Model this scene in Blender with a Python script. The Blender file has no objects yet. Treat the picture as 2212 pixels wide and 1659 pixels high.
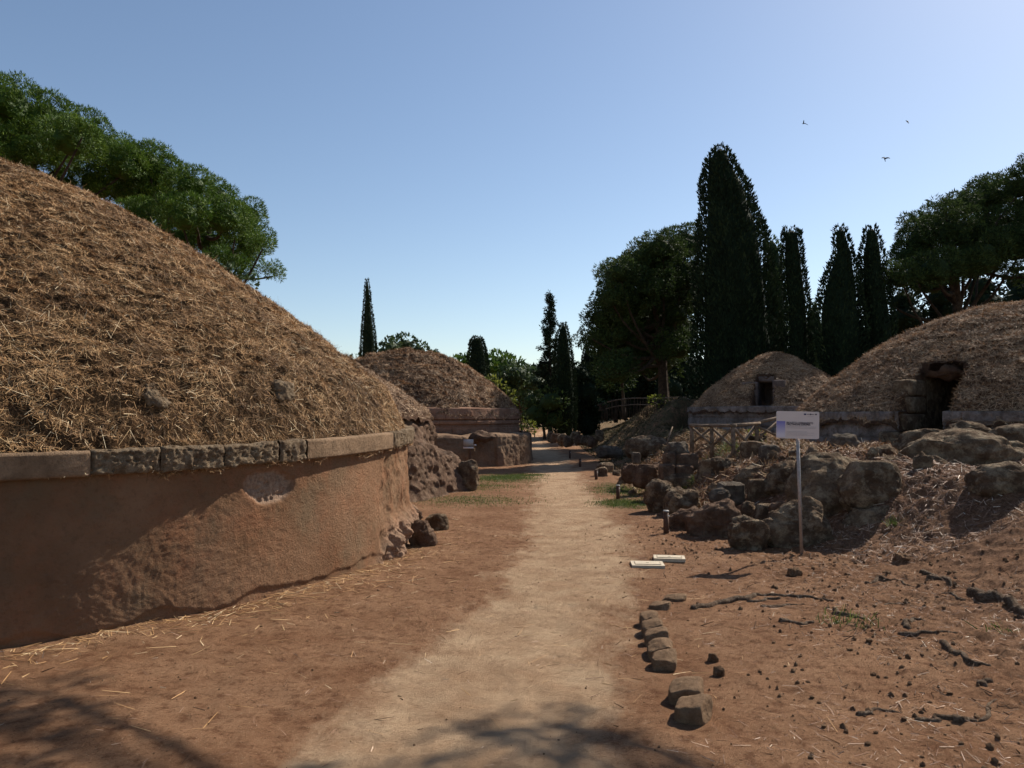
import bpy, bmesh, math, random
import numpy as np
from mathutils import Vector

# ------------------------------------------------------------------ camera, light, exposure
FPX, CX, CY, YH, EYE = 1671.0, 1106.0, 829.5, 897.0, 1.8
PITCH = math.atan((YH - CY) / FPX)
SUN_AZ, SUN_EL = math.radians(47.5), math.radians(42)
sc = bpy.context.scene
COL = sc.collection
cd = bpy.data.cameras.new('camera'); cam = bpy.data.objects.new('camera', cd); COL.objects.link(cam)
cam.location = (0, 0, EYE); cam.rotation_euler = (math.pi / 2 + PITCH, 0, 0)
cd.sensor_fit = 'HORIZONTAL'; cd.sensor_width = 36; cd.lens = 36 * FPX / 2212
cd.clip_start = 0.05; cd.clip_end = 3000
sc.camera = cam
w = bpy.data.worlds.new('World'); sc.world = w; w.use_nodes = True
nt = w.node_tree; bgn = nt.nodes['Background']
sky = nt.nodes.new('ShaderNodeTexSky'); sky.sky_type = 'NISHITA'; sky.sun_disc = False
sky.sun_elevation = SUN_EL; sky.sun_rotation = SUN_AZ; sky.altitude = 100
sky.air_density = 1.0; sky.dust_density = 0.5; sky.ozone_density = 1.1
nt.links.new(sky.outputs[0], bgn.inputs['Color']); bgn.inputs['Strength'].default_value = 0.09
sl = bpy.data.lights.new('sun', 'SUN'); sl.energy = 5.0; sl.angle = math.radians(0.5); sl.color = (1.0, 0.92, 0.80)
so = bpy.data.objects.new('sun', sl); COL.objects.link(so)
SD = Vector((math.sin(SUN_AZ) * math.cos(SUN_EL), math.cos(SUN_AZ) * math.cos(SUN_EL), math.sin(SUN_EL)))
so.rotation_euler = SD.to_track_quat('Z', 'Y').to_euler(); so.location = (20, 20, 30)
sc.view_settings.view_transform = 'Standard'; sc.view_settings.look = 'None'
sc.view_settings.exposure = 0.5; sc.view_settings.gamma = 1.0

# ------------------------------------------------------------------ photo-pixel -> world helpers (2212 px wide frame)
def ray(px, py):
    u = (px - CX) / FPX; v = (CY - py) / FPX
    y = math.cos(PITCH) - v * math.sin(PITCH); z = math.sin(PITCH) + v * math.cos(PITCH)
    return u / y, z / y
def gp(px, py, z=0.0):
    u, ww = ray(px, py); d = (z - EYE) / ww
    return u * d, d
def at(px, py, d):
    u, ww = ray(px, py)
    return np.array([u * d, d, EYE + ww * d])

# ------------------------------------------------------------------ noise
def _h(ix, iy, iz):
    n = (ix.astype(np.int64) * 374761393 + iy.astype(np.int64) * 668265263 + iz.astype(np.int64) * 2147483647 % 4294967291) & 0xffffffff
    n = ((n ^ (n >> 13)) * 1274126177) & 0xffffffff
    n = ((n ^ (n >> 16)) * 2246822519) & 0xffffffff
    return ((n ^ (n >> 15)) & 0xffffff) / float(0xffffff)
def vn(x, y, z=0.0):
    x, y, z = np.broadcast_arrays(np.asarray(x, float), np.asarray(y, float), np.asarray(z, float))
    fx, fy, fz = np.floor(x), np.floor(y), np.floor(z)
    tx, ty, tz = x - fx, y - fy, z - fz
    tx = tx * tx * (3 - 2 * tx); ty = ty * ty * (3 - 2 * ty); tz = tz * tz * (3 - 2 * tz)
    r = 0
    for a in (0, 1):
        for b in (0, 1):
            for c in (0, 1):
                r = r + _h(fx + a, fy + b, fz + c * 1.0 + 0) * (tx if a else 1 - tx) * (ty if b else 1 - ty) * (tz if c else 1 - tz)
    return r
def fbm(x, y, z=0.0, o=4, g=0.5):
    s, a, t = 0, 1.0, 0.0
    for i in range(o):
        k = 2.03 ** i
        s = s + a * vn(np.asarray(x) * k + 17.3 * i, np.asarray(y) * k + 5.1 * i, np.asarray(z) * k + 9.7 * i); t += a; a *= g
    return s / t
def ss(a, b, x):
    t = np.clip((np.asarray(x, float) - a) / (b - a), 0, 1); return t * t * (3 - 2 * t)

# ------------------------------------------------------------------ object helpers
def build(name, V, Q=None, T=None, mat=None, parent=None, loc=None, smooth=True, attrs=None, mats=None, midx=None, kind=None, label=None):
    V = np.asarray(V, np.float32).reshape(-1, 3)
    off = np.array(parent.location if parent else (loc if loc is not None else (0, 0, 0)), np.float32)
    if parent and parent.parent: off = off + np.array(parent.parent.location, np.float32)
    V = V - off
    me = bpy.data.meshes.new(name)
    Q = np.zeros((0, 4), np.int32) if Q is None else np.asarray(Q, np.int32).reshape(-1, 4)
    T = np.zeros((0, 3), np.int32) if T is None else np.asarray(T, np.int32).reshape(-1, 3)
    nq, ntr = len(Q), len(T)
    me.vertices.add(len(V)); me.vertices.foreach_set('co', V.ravel())
    me.loops.add(nq * 4 + ntr * 3); me.loops.foreach_set('vertex_index', np.concatenate([Q.ravel(), T.ravel()]))
    me.polygons.add(nq + ntr)
    st = np.concatenate([np.arange(nq) * 4, nq * 4 + np.arange(ntr) * 3]).astype(np.int32)
    me.polygons.foreach_set('loop_start', st)
    me.polygons.foreach_set('loop_total', np.concatenate([np.full(nq, 4), np.full(ntr, 3)]).astype(np.int32))
    me.update(calc_edges=True)
    me.polygons.foreach_set('use_smooth', np.full(nq + ntr, bool(smooth)))
    for m in (mats or [mat]): me.materials.append(m)
    if midx is not None: me.polygons.foreach_set('material_index', np.asarray(midx, np.int32))
    for k, (dom, val) in (attrs or {}).items():
        a = me.attributes.new(k, 'FLOAT', dom); a.data.foreach_set('value', np.asarray(val, np.float32))
    o = bpy.data.objects.new(name, me); COL.objects.link(o)
    if parent: o.parent = parent
    elif loc is not None: o.location = loc
    if kind: o['kind'] = kind
    if label: o['label'] = label
    return o
def tag(o, label, cat, group=None):
    o['label'] = label; o['category'] = cat
    if group: o['group'] = group
    return o
def thing(name, label, cat, loc, group=None):
    o = bpy.data.objects.new(name, None); COL.objects.link(o); o.location = loc; o.empty_display_size = 0.2
    return tag(o, label, cat, group)
def grid_faces(nu, nv, wrap=False):
    i = np.arange(nu - 1)[:, None] * nv; j = np.arange(nv - 1)[None, :]
    q = np.stack([i + j, i + nv + j, i + nv + j + 1, i + j + 1], -1).reshape(-1, 4)
    if wrap:
        j = np.arange(nv - 1); b = (nu - 1) * nv
        q = np.concatenate([q, np.stack([b + j, j, j + 1, b + j + 1], -1)])
    return q
def tube(pts, rad, n=8, jit=0.0, seed=0, cap=True):
    P = np.asarray(pts, float); m = len(P); R = np.broadcast_to(np.asarray(rad, float), (m,))
    Tn = np.gradient(P, axis=0); Tn /= np.linalg.norm(Tn, axis=1)[:, None] + 1e-9
    up = np.array([0, 0, 1.0]) if abs(Tn[0][2]) < 0.9 else np.array([1.0, 0, 0])
    A = np.cross(Tn, up); A /= np.linalg.norm(A, axis=1)[:, None] + 1e-9; B = np.cross(Tn, A)
    th = np.linspace(0, 2 * np.pi, n, endpoint=False)
    rr = R[:, None] * np.ones(n)
    if jit: rr = rr * (1 + jit * (np.random.RandomState(seed).rand(m, n) - 0.5) * 2)
    V = P[:, None] + rr[..., None] * (np.cos(th)[None, :, None] * A[:, None] + np.sin(th)[None, :, None] * B[:, None])
    q = []
    for i in range(m - 1):
        for j in range(n):
            k = (j + 1) % n
            q.append((i * n + j, i * n + k, (i + 1) * n + k, (i + 1) * n + j))
    V = V.reshape(-1, 3); t = []
    if cap:
        V = np.concatenate([V, P[:1], P[-1:]]); a, b = m * n, m * n + 1
        for j in range(n):
            k = (j + 1) % n
            t.append((a, k, j)); t.append((b, (m - 1) * n + j, (m - 1) * n + k))
    return V, np.array(q), np.array(t).reshape(-1, 3)
class MB:
    def __init__(s): s.V = []; s.Q = []; s.T = []; s.n = 0
    def add(s, V, Q=None, T=None):
        V = np.asarray(V, float).reshape(-1, 3)
        s.V.append(V)
        if Q is not None and len(Q): s.Q.append(np.asarray(Q) + s.n)
        if T is not None and len(T): s.T.append(np.asarray(T) + s.n)
        s.n += len(V); return s
    def tube(s, *a, **k): return s.add(*tube(*a, **k))
    def box(s, c, h, rz=0.0, tilt=0.0):
        c = np.array(c, float); v = np.array([[x, y, z] for x in (-1, 1) for y in (-1, 1) for z in (-1, 1)], float) * np.array(h)
        if tilt:
            a, b = math.cos(tilt), math.sin(tilt); v = np.stack([v[:, 0] * a - v[:, 2] * b, v[:, 1], v[:, 0] * b + v[:, 2] * a], 1)
        a, b = math.cos(rz), math.sin(rz); v = np.stack([v[:, 0] * a - v[:, 1] * b, v[:, 0] * b + v[:, 1] * a, v[:, 2]], 1)
        return s.add(v + c, [(0, 1, 3, 2), (4, 6, 7, 5), (0, 4, 5, 1), (2, 3, 7, 6), (0, 2, 6, 4), (1, 5, 7, 3)])
    def out(s):
        return np.concatenate(s.V), (np.concatenate(s.Q) if s.Q else None), (np.concatenate(s.T) if s.T else None)
    def build(s, name, mat, parent=None, **k):
        V, Q, T = s.out(); return build(name, V, Q, T, mat, parent, **k)
_ico = {}
def ico(n):
    if n not in _ico:
        bm = bmesh.new(); bmesh.ops.create_icosphere(bm, subdivisions=n, radius=1.0)
        bm.verts.ensure_lookup_table()
        _ico[n] = (np.array([v.co[:] for v in bm.verts]), np.array([[v.index for v in f.verts] for f in bm.faces])); bm.free()
    return _ico[n]

# ------------------------------------------------------------------ materials
def node(nt, t, **k):
    n = nt.nodes.new(t)
    for a, b in k.items():
        if a in n.inputs: n.inputs[a].default_value = b
        else: setattr(n, a, b)
    return n
def mix(nt, fac, a, b):
    m = nt.nodes.new('ShaderNodeMix'); m.data_type = 'RGBA'
    for s, v in ((0, fac), (6, a), (7, b)):
        if isinstance(v, bpy.types.NodeSocket): nt.links.new(v, m.inputs[s])
        elif s == 0: m.inputs[0].default_value = v
        else: m.inputs[s].default_value = (*v, 1)
    return m.outputs[2]
def noise(nt, co, scale, detail=6, rough=0.6, lo=0.35, hi=0.65, stretch=None):
    if stretch:
        mp = nt.nodes.new('ShaderNodeMapping'); mp.inputs['Scale'].default_value = stretch; nt.links.new(co, mp.inputs[0]); co = mp.outputs[0]
    n = nt.nodes.new('ShaderNodeTexNoise'); n.inputs['Scale'].default_value = scale; n.inputs['Detail'].default_value = detail; n.inputs['Roughness'].default_value = rough
    nt.links.new(co, n.inputs['Vector'])
    r = nt.nodes.new('ShaderNodeMapRange'); r.inputs[1].default_value = lo; r.inputs[2].default_value = hi
    nt.links.new(n.outputs[0], r.inputs[0]); return r.outputs[0]
def attr(nt, name):
    a = nt.nodes.new('ShaderNodeAttribute'); a.attribute_name = name; return a.outputs['Fac']
def mul(nt, a, b, op='MULTIPLY'):
    m = nt.nodes.new('ShaderNodeMath'); m.operation = op
    for i, v in enumerate((a, b)):
        if isinstance(v, bpy.types.NodeSocket): nt.links.new(v, m.inputs[i])
        else: m.inputs[i].default_value = v
    return m.outputs[0]
def bump(nt, h, dist, strength=1.0, prev=None):
    b = nt.nodes.new('ShaderNodeBump'); b.inputs['Distance'].default_value = dist; b.inputs['Strength'].default_value = strength
    nt.links.new(h, b.inputs['Height'])
    if prev: nt.links.new(prev, b.inputs['Normal'])
    return b.outputs[0]
def mat(name, fn, rough=0.9, spec=0.2):
    m = bpy.data.materials.new(name); m.use_nodes = True; nt = m.node_tree; p = nt.nodes['Principled BSDF']
    p.inputs['Roughness'].default_value = rough; p.inputs['Specular IOR Level'].default_value = spec
    co = nt.nodes.new('ShaderNodeTexCoord').outputs['Object']
    c, b = fn(nt, co)
    if isinstance(c, bpy.types.NodeSocket): nt.links.new(c, p.inputs['Base Color'])
    else: p.inputs['Base Color'].default_value = (*c, 1)
    if b: nt.links.new(b, p.inputs['Normal'])
    return m
def flat(name, c, rough=0.7, spec=0.3, sc_=30, var=0.25):
    def f(nt, co):
        d = tuple(x * (1 - var) for x in c)
        return mix(nt, noise(nt, co, sc_), d, c), bump(nt, noise(nt, co, sc_ * 3), 0.002)
    return mat(name, f, rough, spec)
def stone(name, c1, c2, c3, s=2.0, pit=0.02, lich=0.5):
    def f(nt, co):
        a = mix(nt, noise(nt, co, s, 8), c1, c2)
        a = mix(nt, mul(nt, noise(nt, co, s * 2.3, 10, 0.7, 0.48, 0.62), lich), a, c3)
        a = mix(nt, mul(nt, noise(nt, co, s * 14, 6, 0.7, 0.5, 0.7), 0.5), a, tuple(x * 0.35 for x in c1))
        h = noise(nt, co, s * 9, 8, 0.7, 0.2, 0.8)
        b = bump(nt, h, pit); b = bump(nt, noise(nt, co, s * 45, 4, 0.6, 0.3, 0.7), pit * 0.3, prev=b)
        return a, b
    return mat(name, f, 0.95, 0.1)
def tinted(name, cols, rough=0.8, spec=0.15, trans=0.0):
    """colour chosen by the per-face attribute 'tint' (each blade or leaf has its own colour)"""
    m = bpy.data.materials.new(name); m.use_nodes = True; nt = m.node_tree; p = nt.nodes['Principled BSDF']
    p.inputs['Roughness'].default_value = rough; p.inputs['Specular IOR Level'].default_value = spec
    r = nt.nodes.new('ShaderNodeValToRGB'); cr = r.color_ramp
    while len(cr.elements) < len(cols): cr.elements.new(0.5)
    for e, (pos, c) in zip(cr.elements, cols): e.position = pos; e.color = (*c, 1)
    nt.links.new(attr(nt, 'tint'), r.inputs[0]); nt.links.new(r.outputs[0], p.inputs['Base Color'])
    if trans:
        t = nt.nodes.new('ShaderNodeBsdfTranslucent'); nt.links.new(r.outputs[0], t.inputs[0])
        x = nt.nodes.new('ShaderNodeMixShader'); x.inputs[0].default_value = trans
        nt.links.new(p.outputs[0], x.inputs[1]); nt.links.new(t.outputs[0], x.inputs[2])
        nt.links.new(x.outputs[0], nt.nodes['Material Output'].inputs[0])
    return m

def ground_fn(nt, co):
    soil = mix(nt, noise(nt, co, 1.3, 8), (0.265, 0.135, 0.072), (0.38, 0.215, 0.122))
    soil = mix(nt, mul(nt, noise(nt, co, 9, 8, 0.7, 0.5, 0.62), 0.7), soil, (0.15, 0.065, 0.033))
    soil = mix(nt, mul(nt, noise(nt, co, 38, 6, 0.75, 0.56, 0.68), 0.8), soil, (0.09, 0.042, 0.024))
    soil = mix(nt, mul(nt, noise(nt, co, 60, 3, 0.6, 0.62, 0.7), 0.5), soil, (0.5, 0.36, 0.23))
    pa = mix(nt, noise(nt, co, 2.1, 8), (0.43, 0.27, 0.16), (0.57, 0.395, 0.25))
    pa = mix(nt, mul(nt, noise(nt, co, 6, 8, 0.75, 0.54, 0.66), 0.5), pa, (0.26, 0.145, 0.08))
    pa = mix(nt, mul(nt, noise(nt, co, 45, 6, 0.75, 0.6, 0.7), 0.7), pa, (0.14, 0.08, 0.05))
    m = mul(nt, attr(nt, 'pathness'), mul(nt, noise(nt, co, 1.9, 12, 0.72, 0.25, 0.75, (1, .55, 1)), 1.0), 'ADD')
    r = nt.nodes.new('ShaderNodeMapRange'); r.inputs[1].default_value = 0.84; r.inputs[2].default_value = 1.2; nt.links.new(m, r.inputs[0])
    c = mix(nt, r.outputs[0], soil, pa)
    red = mix(nt, noise(nt, co, 25, 6, 0.8, 0.45, 0.6), (0.13, 0.066, 0.04), (0.36, 0.21, 0.135))
    m2 = mul(nt, attr(nt, 'litter'), noise(nt, co, 2.5, 8, 0.7, 0.3, 0.6))
    c = mix(nt, m2, c, red)
    gr = mix(nt, noise(nt, co, 20, 6, 0.8, 0.4, 0.6), (0.055, 0.055, 0.024), (0.17, 0.135, 0.07))
    m3 = mul(nt, attr(nt, 'grassy'), noise(nt, co, 3, 8, 0.7, 0.35, 0.55))
    c = mix(nt, m3, c, gr)
    b = bump(nt, noise(nt, co, 22, 10, 0.8, 0.3, 0.75), 0.045)
    b = bump(nt, noise(nt, co, 110, 4, 0.7, 0.3, 0.7), 0.008, prev=b)
    return c, b
M = {}
M['ground'] = mat('soil', ground_fn, 0.95, 0.08)
def plaster_fn(nt, co):
    a = mix(nt, noise(nt, co, 1.1, 8), (0.20, 0.104, 0.055), (0.30, 0.172, 0.10))
    a = mix(nt, mul(nt, noise(nt, co, 2.6, 10, 0.75, 0.48, 0.68), 0.65), a, (0.31, 0.135, 0.07))
    a = mix(nt, mul(nt, noise(nt, co, 1.6, 10, 0.7, 0.5, 0.66), 0.7), a, (0.20, 0.14, 0.085))
    a = mix(nt, mul(nt, noise(nt, co, 18, 8, 0.75, 0.52, 0.66), 0.45), a, (0.13, 0.07, 0.04))
    a = mix(nt, mul(nt, noise(nt, co, 3.0, 8, 0.7, 0.45, 0.75, (1, 1, 0.2)), 0.35), a, (0.15, 0.11, 0.075))
    core = mix(nt, noise(nt, co, 30, 6, 0.7), (0.24, 0.16, 0.115), (0.52, 0.38, 0.28))
    a = mix(nt, attr(nt, 'core'), a, core)
    b = bump(nt, noise(nt, co, 40, 8, 0.75, 0.3, 0.7), 0.014)
    return a, b
M['plaster'] = mat('orange_plaster', plaster_fn, 0.95, 0.08)
M['cornice_smooth'] = stone('smooth_plaster', (0.18, 0.115, 0.07), (0.30, 0.20, 0.125), (0.15, 0.10, 0.062), 2.4, 0.012, 0.7)
M['cornice_rough'] = stone('pitted_tufa', (0.17, 0.115, 0.072), (0.34, 0.245, 0.155), (0.46, 0.36, 0.25), 7.0, 0.02, 0.6)
M['turf'] = stone('dry_turf', (0.06, 0.034, 0.017), (0.13, 0.072, 0.036), (0.2, 0.125, 0.065), 2.5, 0.05, 0.7)
M['turf_mid'] = stone('reddish_dry_turf', (0.09, 0.048, 0.03), (0.17, 0.095, 0.06), (0.24, 0.15, 0.09), 2.5, 0.07, 0.6)
M['rock'] = stone('brown_tufa', (0.14, 0.09, 0.058), (0.32, 0.22, 0.14), (0.55, 0.43, 0.29), 2.6, 0.09, 0.85)
M['rock_red'] = stone('reddish_tufa', (0.16, 0.097, 0.064), (0.32, 0.20, 0.135), (0.46, 0.33, 0.23), 2.6, 0.09, 0.5)
M['rock_grey'] = stone('grey_tufa', (0.14, 0.105, 0.08), (0.27, 0.22, 0.17), (0.42, 0.36, 0.28), 3.5, 0.06, 0.6)
M['drum_red'] = stone('red_tufa_masonry', (0.20, 0.108, 0.07), (0.31, 0.18, 0.12), (0.26, 0.18, 0.13), 1.6, 0.015, 0.5)
M['plinth'] = stone('rock_cut_plinth', (0.14, 0.083, 0.053), (0.27, 0.175, 0.11), (0.17, 0.12, 0.08), 1.1, 0.02, 0.6)
M['drum_pale'] = stone('pale_weathered_plaster', (0.20, 0.165, 0.145), (0.46, 0.39, 0.355), (0.14, 0.108, 0.085), 2.2, 0.04, 0.65)
M['facade'] = stone('reddish_grey_blocks', (0.13, 0.095, 0.08), (0.25, 0.19, 0.165), (0.33, 0.27, 0.23), 3, 0.03, 0.4)
M['clod'] = stone('earth_clod', (0.13, 0.07, 0.04), (0.27, 0.16, 0.09), (0.34, 0.24, 0.15), 12, 0.01, 0.4)
M['root'] = stone('weathered_root', (0.11, 0.068, 0.044), (0.25, 0.17, 0.115), (0.42, 0.33, 0.24), 14, 0.02, 0.55)
M['edging'] = stone('edging_tufa', (0.20, 0.12, 0.07), (0.33, 0.215, 0.13), (0.26, 0.17, 0.1), 8, 0.012, 0.4)
M['straw'] = tinted('dead_grass', [(0, (0.06, 0.031, 0.013)), (0.35, (0.20, 0.104, 0.042)), (0.75, (0.45, 0.252, 0.105)), (0.93, (0.55, 0.37, 0.19)), (1, (0.85, 0.68, 0.44))], 0.7, 0.25)
M['straw_red'] = tinted('reddish_dead_grass', [(0, (0.09, 0.048, 0.026)), (0.4, (0.26, 0.155, 0.086)), (0.8, (0.49, 0.32, 0.185)), (0.96, (0.64, 0.46, 0.29)), (1, (0.75, 0.6, 0.42))], 0.7, 0.25)
M['needle'] = tinted('pine_needle', [(0, (0.10, 0.05, 0.03)), (0.5, (0.28, 0.15, 0.09)), (0.9, (0.48, 0.32, 0.22)), (1, (0.75, 0.63, 0.48))], 0.6, 0.3)
M['twig'] = tinted('dry_twig', [(0, (0.05, 0.028, 0.018)), (0.7, (0.13, 0.075, 0.048)), (1, (0.3, 0.21, 0.15))], 0.8, 0.1)
M['grass'] = tinted('green_grass', [(0, (0.03, 0.05, 0.012)), (0.5, (0.08, 0.12, 0.025)), (1, (0.20, 0.22, 0.06))], 0.6, 0.3, 0.3)
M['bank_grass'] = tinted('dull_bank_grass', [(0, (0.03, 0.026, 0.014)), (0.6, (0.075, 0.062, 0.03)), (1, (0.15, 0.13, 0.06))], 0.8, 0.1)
M['pine'] = tinted('pine_foliage', [(0, (0.018, 0.038, 0.006)), (0.5, (0.058, 0.112, 0.012)), (1, (0.17, 0.24, 0.032))], 0.6, 0.2, 0.22)
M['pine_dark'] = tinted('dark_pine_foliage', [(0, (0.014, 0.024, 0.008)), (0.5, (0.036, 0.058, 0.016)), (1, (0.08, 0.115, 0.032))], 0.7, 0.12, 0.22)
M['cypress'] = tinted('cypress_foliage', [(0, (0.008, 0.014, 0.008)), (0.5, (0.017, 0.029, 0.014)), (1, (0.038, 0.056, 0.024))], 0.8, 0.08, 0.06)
M['leaf'] = tinted('broad_leaves', [(0, (0.018, 0.032, 0.012)), (0.5, (0.042, 0.068, 0.024)), (1, (0.09, 0.125, 0.045))], 0.6, 0.2, 0.25)
M['leaf_lime'] = tinted('yellow_green_leaves', [(0, (0.04, 0.05, 0.01)), (0.5, (0.11, 0.13, 0.02)), (1, (0.21, 0.22, 0.04))], 0.6, 0.2, 0.35)
M['bark'] = stone('bark', (0.05, 0.035, 0.026), (0.12, 0.085, 0.06), (0.15, 0.12, 0.09), 6, 0.04, 0.4)
M['wood'] = stone('weathered_rail_wood', (0.12, 0.085, 0.06), (0.25, 0.18, 0.13), (0.32, 0.26, 0.2), 9, 0.006, 0.4)
M['bollard'] = flat('dark_rusty_wood', (0.10, 0.048, 0.028), 0.7)
M['cap'] = flat('grey_cap', (0.3, 0.29, 0.28), 0.5)
M['reflector'] = flat('white_reflector', (0.8, 0.8, 0.8), 0.3)
M['sign'] = flat('sign_white', (0.66, 0.57, 0.54), 0.45, 0.4, 3, 0.04)
M['sign_text'] = flat('sign_black_ink', (0.03, 0.025, 0.05), 0.6)
M['sign_grey'] = flat('sign_grey_ink', (0.42, 0.38, 0.41), 0.6)
M['sign_navy'] = flat('sign_navy_ink', (0.03, 0.03, 0.12), 0.6)
M['metal'] = flat('galvanised_metal', (0.42, 0.37, 0.34), 0.45, 0.5)
M['metal'].node_tree.nodes['Principled BSDF'].inputs['Metallic'].default_value = 0.5
M['manhole'] = flat('cream_cover', (0.50, 0.42, 0.31), 0.7, 0.2, 14, 0.18)
M['manhole_dark'] = flat('cover_groove', (0.16, 0.11, 0.07), 0.8)
M['bird'] = flat('dark_feathers', (0.02, 0.018, 0.018), 0.8)
M['board'] = flat('board_grey', (0.45, 0.43, 0.42), 0.5, 0.3, 4, 0.1)
def grad_fn(nt, co):
    s = nt.nodes.new('ShaderNodeSeparateXYZ'); nt.links.new(co, s.inputs[0])
    r = nt.nodes.new('ShaderNodeMapRange'); r.inputs[1].default_value = -0.12; r.inputs[2].default_value = 0.10; nt.links.new(s.outputs[2], r.inputs[0])
    return mix(nt, r.outputs[0], (0.62, 0.58, 0.66), (0.05, 0.045, 0.42)), None
M['sign_blue'] = mat('blue_gradient_print', grad_fn, 0.5, 0.3)

# ------------------------------------------------------------------ terrain
yk = [0, 6, 9.5, 11, 14, 17, 20, 25, 29, 32, 40, 50, 60, 80, 400]
fk = [3.0, 3.2, 4.0, 3.6, 2.75, 2.7, 2.9, 3.4, 3.6, 3.8, 4.0, 4.5, 5, 6, 6]
wk = [6, 6, 3.2, 2.2, 2.5, 2.8, 2.5, 3, 3.2, 3.4, 3.6, 5, 6, 8, 8]
tk = [0.8, 0.9, 1.0, 1.0, 1.1, 1.15, 1.15, 1.2, 1.8, 2.5, 2.4, 2.0, 1.5, 1, 0.5]
MC = [(9.75, 28.7, 3.12, .85), (13.1, 20.0, 5.45, 1.0)]
def nearmound(x, y):
    return np.maximum(*[ss(R + 1.5, R + .4, np.hypot(x - a, y - b)) for a, b, R, z in MC])
def H(x, y):
    x = np.asarray(x, float); y = np.asarray(y, float)
    s = ss(0, 1, (x - np.interp(y, yk, fk)) / np.interp(y, yk, wk))
    h = s * np.interp(y, yk, tk)
    h = h + 0.25 * ss(45, 75, y)
    h = h + 0.035 * np.clip(x - 8, 0, 20) * ss(5, 12, y) * (y < 200)
    for a, b, R, z in MC:
        k = ss(R + 1.1, R + .3, np.hypot(x - a, y - b)); h = h * (1 - k) + z * k
    return h
def Hd(x, y):
    h = H(x, y); k = np.interp(y, yk, fk); rgh = ss(-0.5, 1.2, x - k) * ss(9, 12, y) * (1 - .85 * nearmound(x, y))
    far = 1 - ss(40, 70, y)
    h = h + (fbm(x * 0.9, y * 0.9, 3.1, 3) - 0.5) * 0.08
    h = h + (fbm(x * 5, y * 5, 1.7, 4) - 0.5) * (0.035 + 0.22 * rgh) * far
    h = h + (fbm(x * 1.3, y * 1.3, 8.7, 4) - 0.5) * 0.5 * rgh
    rt = ss(0.2, 2.2, x - 1.6)
    h = h + (fbm(x * 11, y * 11, 5.0, 3) - 0.5) * (0.016 + 0.055 * rt) * (1 - ss(14, 30, y))
    h = h + (np.abs(fbm(x * 4.3, y * 4.3, 2.0, 4) - .5) * -1 + .1) * .10 * rt * (1 - ss(10, 16, y))
    h = h - 0.03 * pathness(x, y) * (1 - rt * 0)
    return h
PL = [(560, 1720), (640, 1620), (760, 1500), (900, 1400), (1050, 1285), (1130, 1190), (1150, 1130), (1155, 1060), (1150, 1020), (1142, 985), (1140, 958), (1142, 945)]
PR = [(1290, 1720), (1300, 1640), (1335, 1450), (1350, 1330), (1362, 1240), (1358, 1170), (1328, 1110), (1262, 1050), (1250, 1020), (1222, 985), (1178, 960), (1164, 945)]
pl = np.array([gp(*q) for q in PL]); pr = np.array([gp(*q) for q in PR])
pl = np.vstack([[pl[0, 0] - 1.0, 0.5], pl, [6, 100]]); pr = np.vstack([[pr[0, 0] + .1, 0.5], pr, [9, 100]])
def pathness(x, y):
    l = np.interp(y, pl[:, 1], pl[:, 0]); r = np.interp(y, pr[:, 1], pr[:, 0])
    sft = 0.55 + 0.012 * np.asarray(y)
    return ss(-sft, sft, x - l) * ss(-sft, sft, r - x) * (np.asarray(y) < 95)
def grow(a, b, st, g, mx):
    v = [a]
    while v[-1] < b: v.append(v[-1] + st); st = min(st * g, mx)
    return np.array(v)
xp = np.concatenate([-grow(7, 420, 0.06, 1.07, 40)[::-1], np.arange(-6.96, 9.0, 0.034), grow(9.0, 420, 0.05, 1.07, 40)])
yp = np.concatenate([[-30, -12, -5, -2, 0, 1, 1.6, 2.1, 2.4], np.arange(2.6, 9, 0.03), grow(9, 30, 0.035, 1.006, 0.2), grow(30.1, 900, 0.2, 1.06, 60)])
X, Y = np.meshgrid(xp, yp, indexing='ij')
Z = Hd(X, Y)
pth = pathness(X, Y)
lit = ss(0.3, 2.2, X - np.interp(Y, yk, fk) + 0.6) * (0.7 + 0.3 * ss(8, 10.5, Y)) * (1 - ss(20, 26, Y))
grs = np.zeros_like(X)
for (px, py, rx, ry, a) in [(1090, 1032, 0.8, 1.2, 1), (1010, 1080, 1.1, 0.9, .55), (1345, 1055, 0.7, 1.6, .9), (1340, 1090, .6, .7, .8), (1165, 1027, .5, .6, .5)]:
    gx, gy = gp(px, py); grs = np.maximum(grs, a * np.exp(-((X - gx) / rx) ** 2 - ((Y - gy) / ry) ** 2))
fk_ = np.interp(Y, yk, fk)
grs = np.maximum(grs, 0.85 * ss(22, 27, Y) * ss(-0.3, 1, X - fk_) * (1 - ss(90, 120, Y)))
grs = np.maximum(grs, 0.7 * ss(15, 17, Y) * ss(1.2, 2.4, X - fk_) * (Y < 30))
grs = np.maximum(grs, 0.8 * ss(70, 95, Y)) * (1 - pth)
V = np.stack([X, Y, Z], -1).reshape(-1, 3)
Q = grid_faces(len(xp), len(yp))
pf = (pth + 0.9 * (fbm(X * 3.2, Y * 3.2, 0, 3) - 0.5)).ravel()[Q].mean(1) > 0.5
for nm, msk in (('ground', ~pf), ('path', pf)):
    q = Q[msk]; us, inv = np.unique(q, return_inverse=True)
    o = build(nm, V[us], inv.reshape(-1, 4), mat=M['ground'], kind='structure',
              attrs={'pathness': ('POINT', pth.ravel()[us]), 'litter': ('POINT', lit.ravel()[us]), 'grassy': ('POINT', grs.ravel()[us])})

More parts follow.
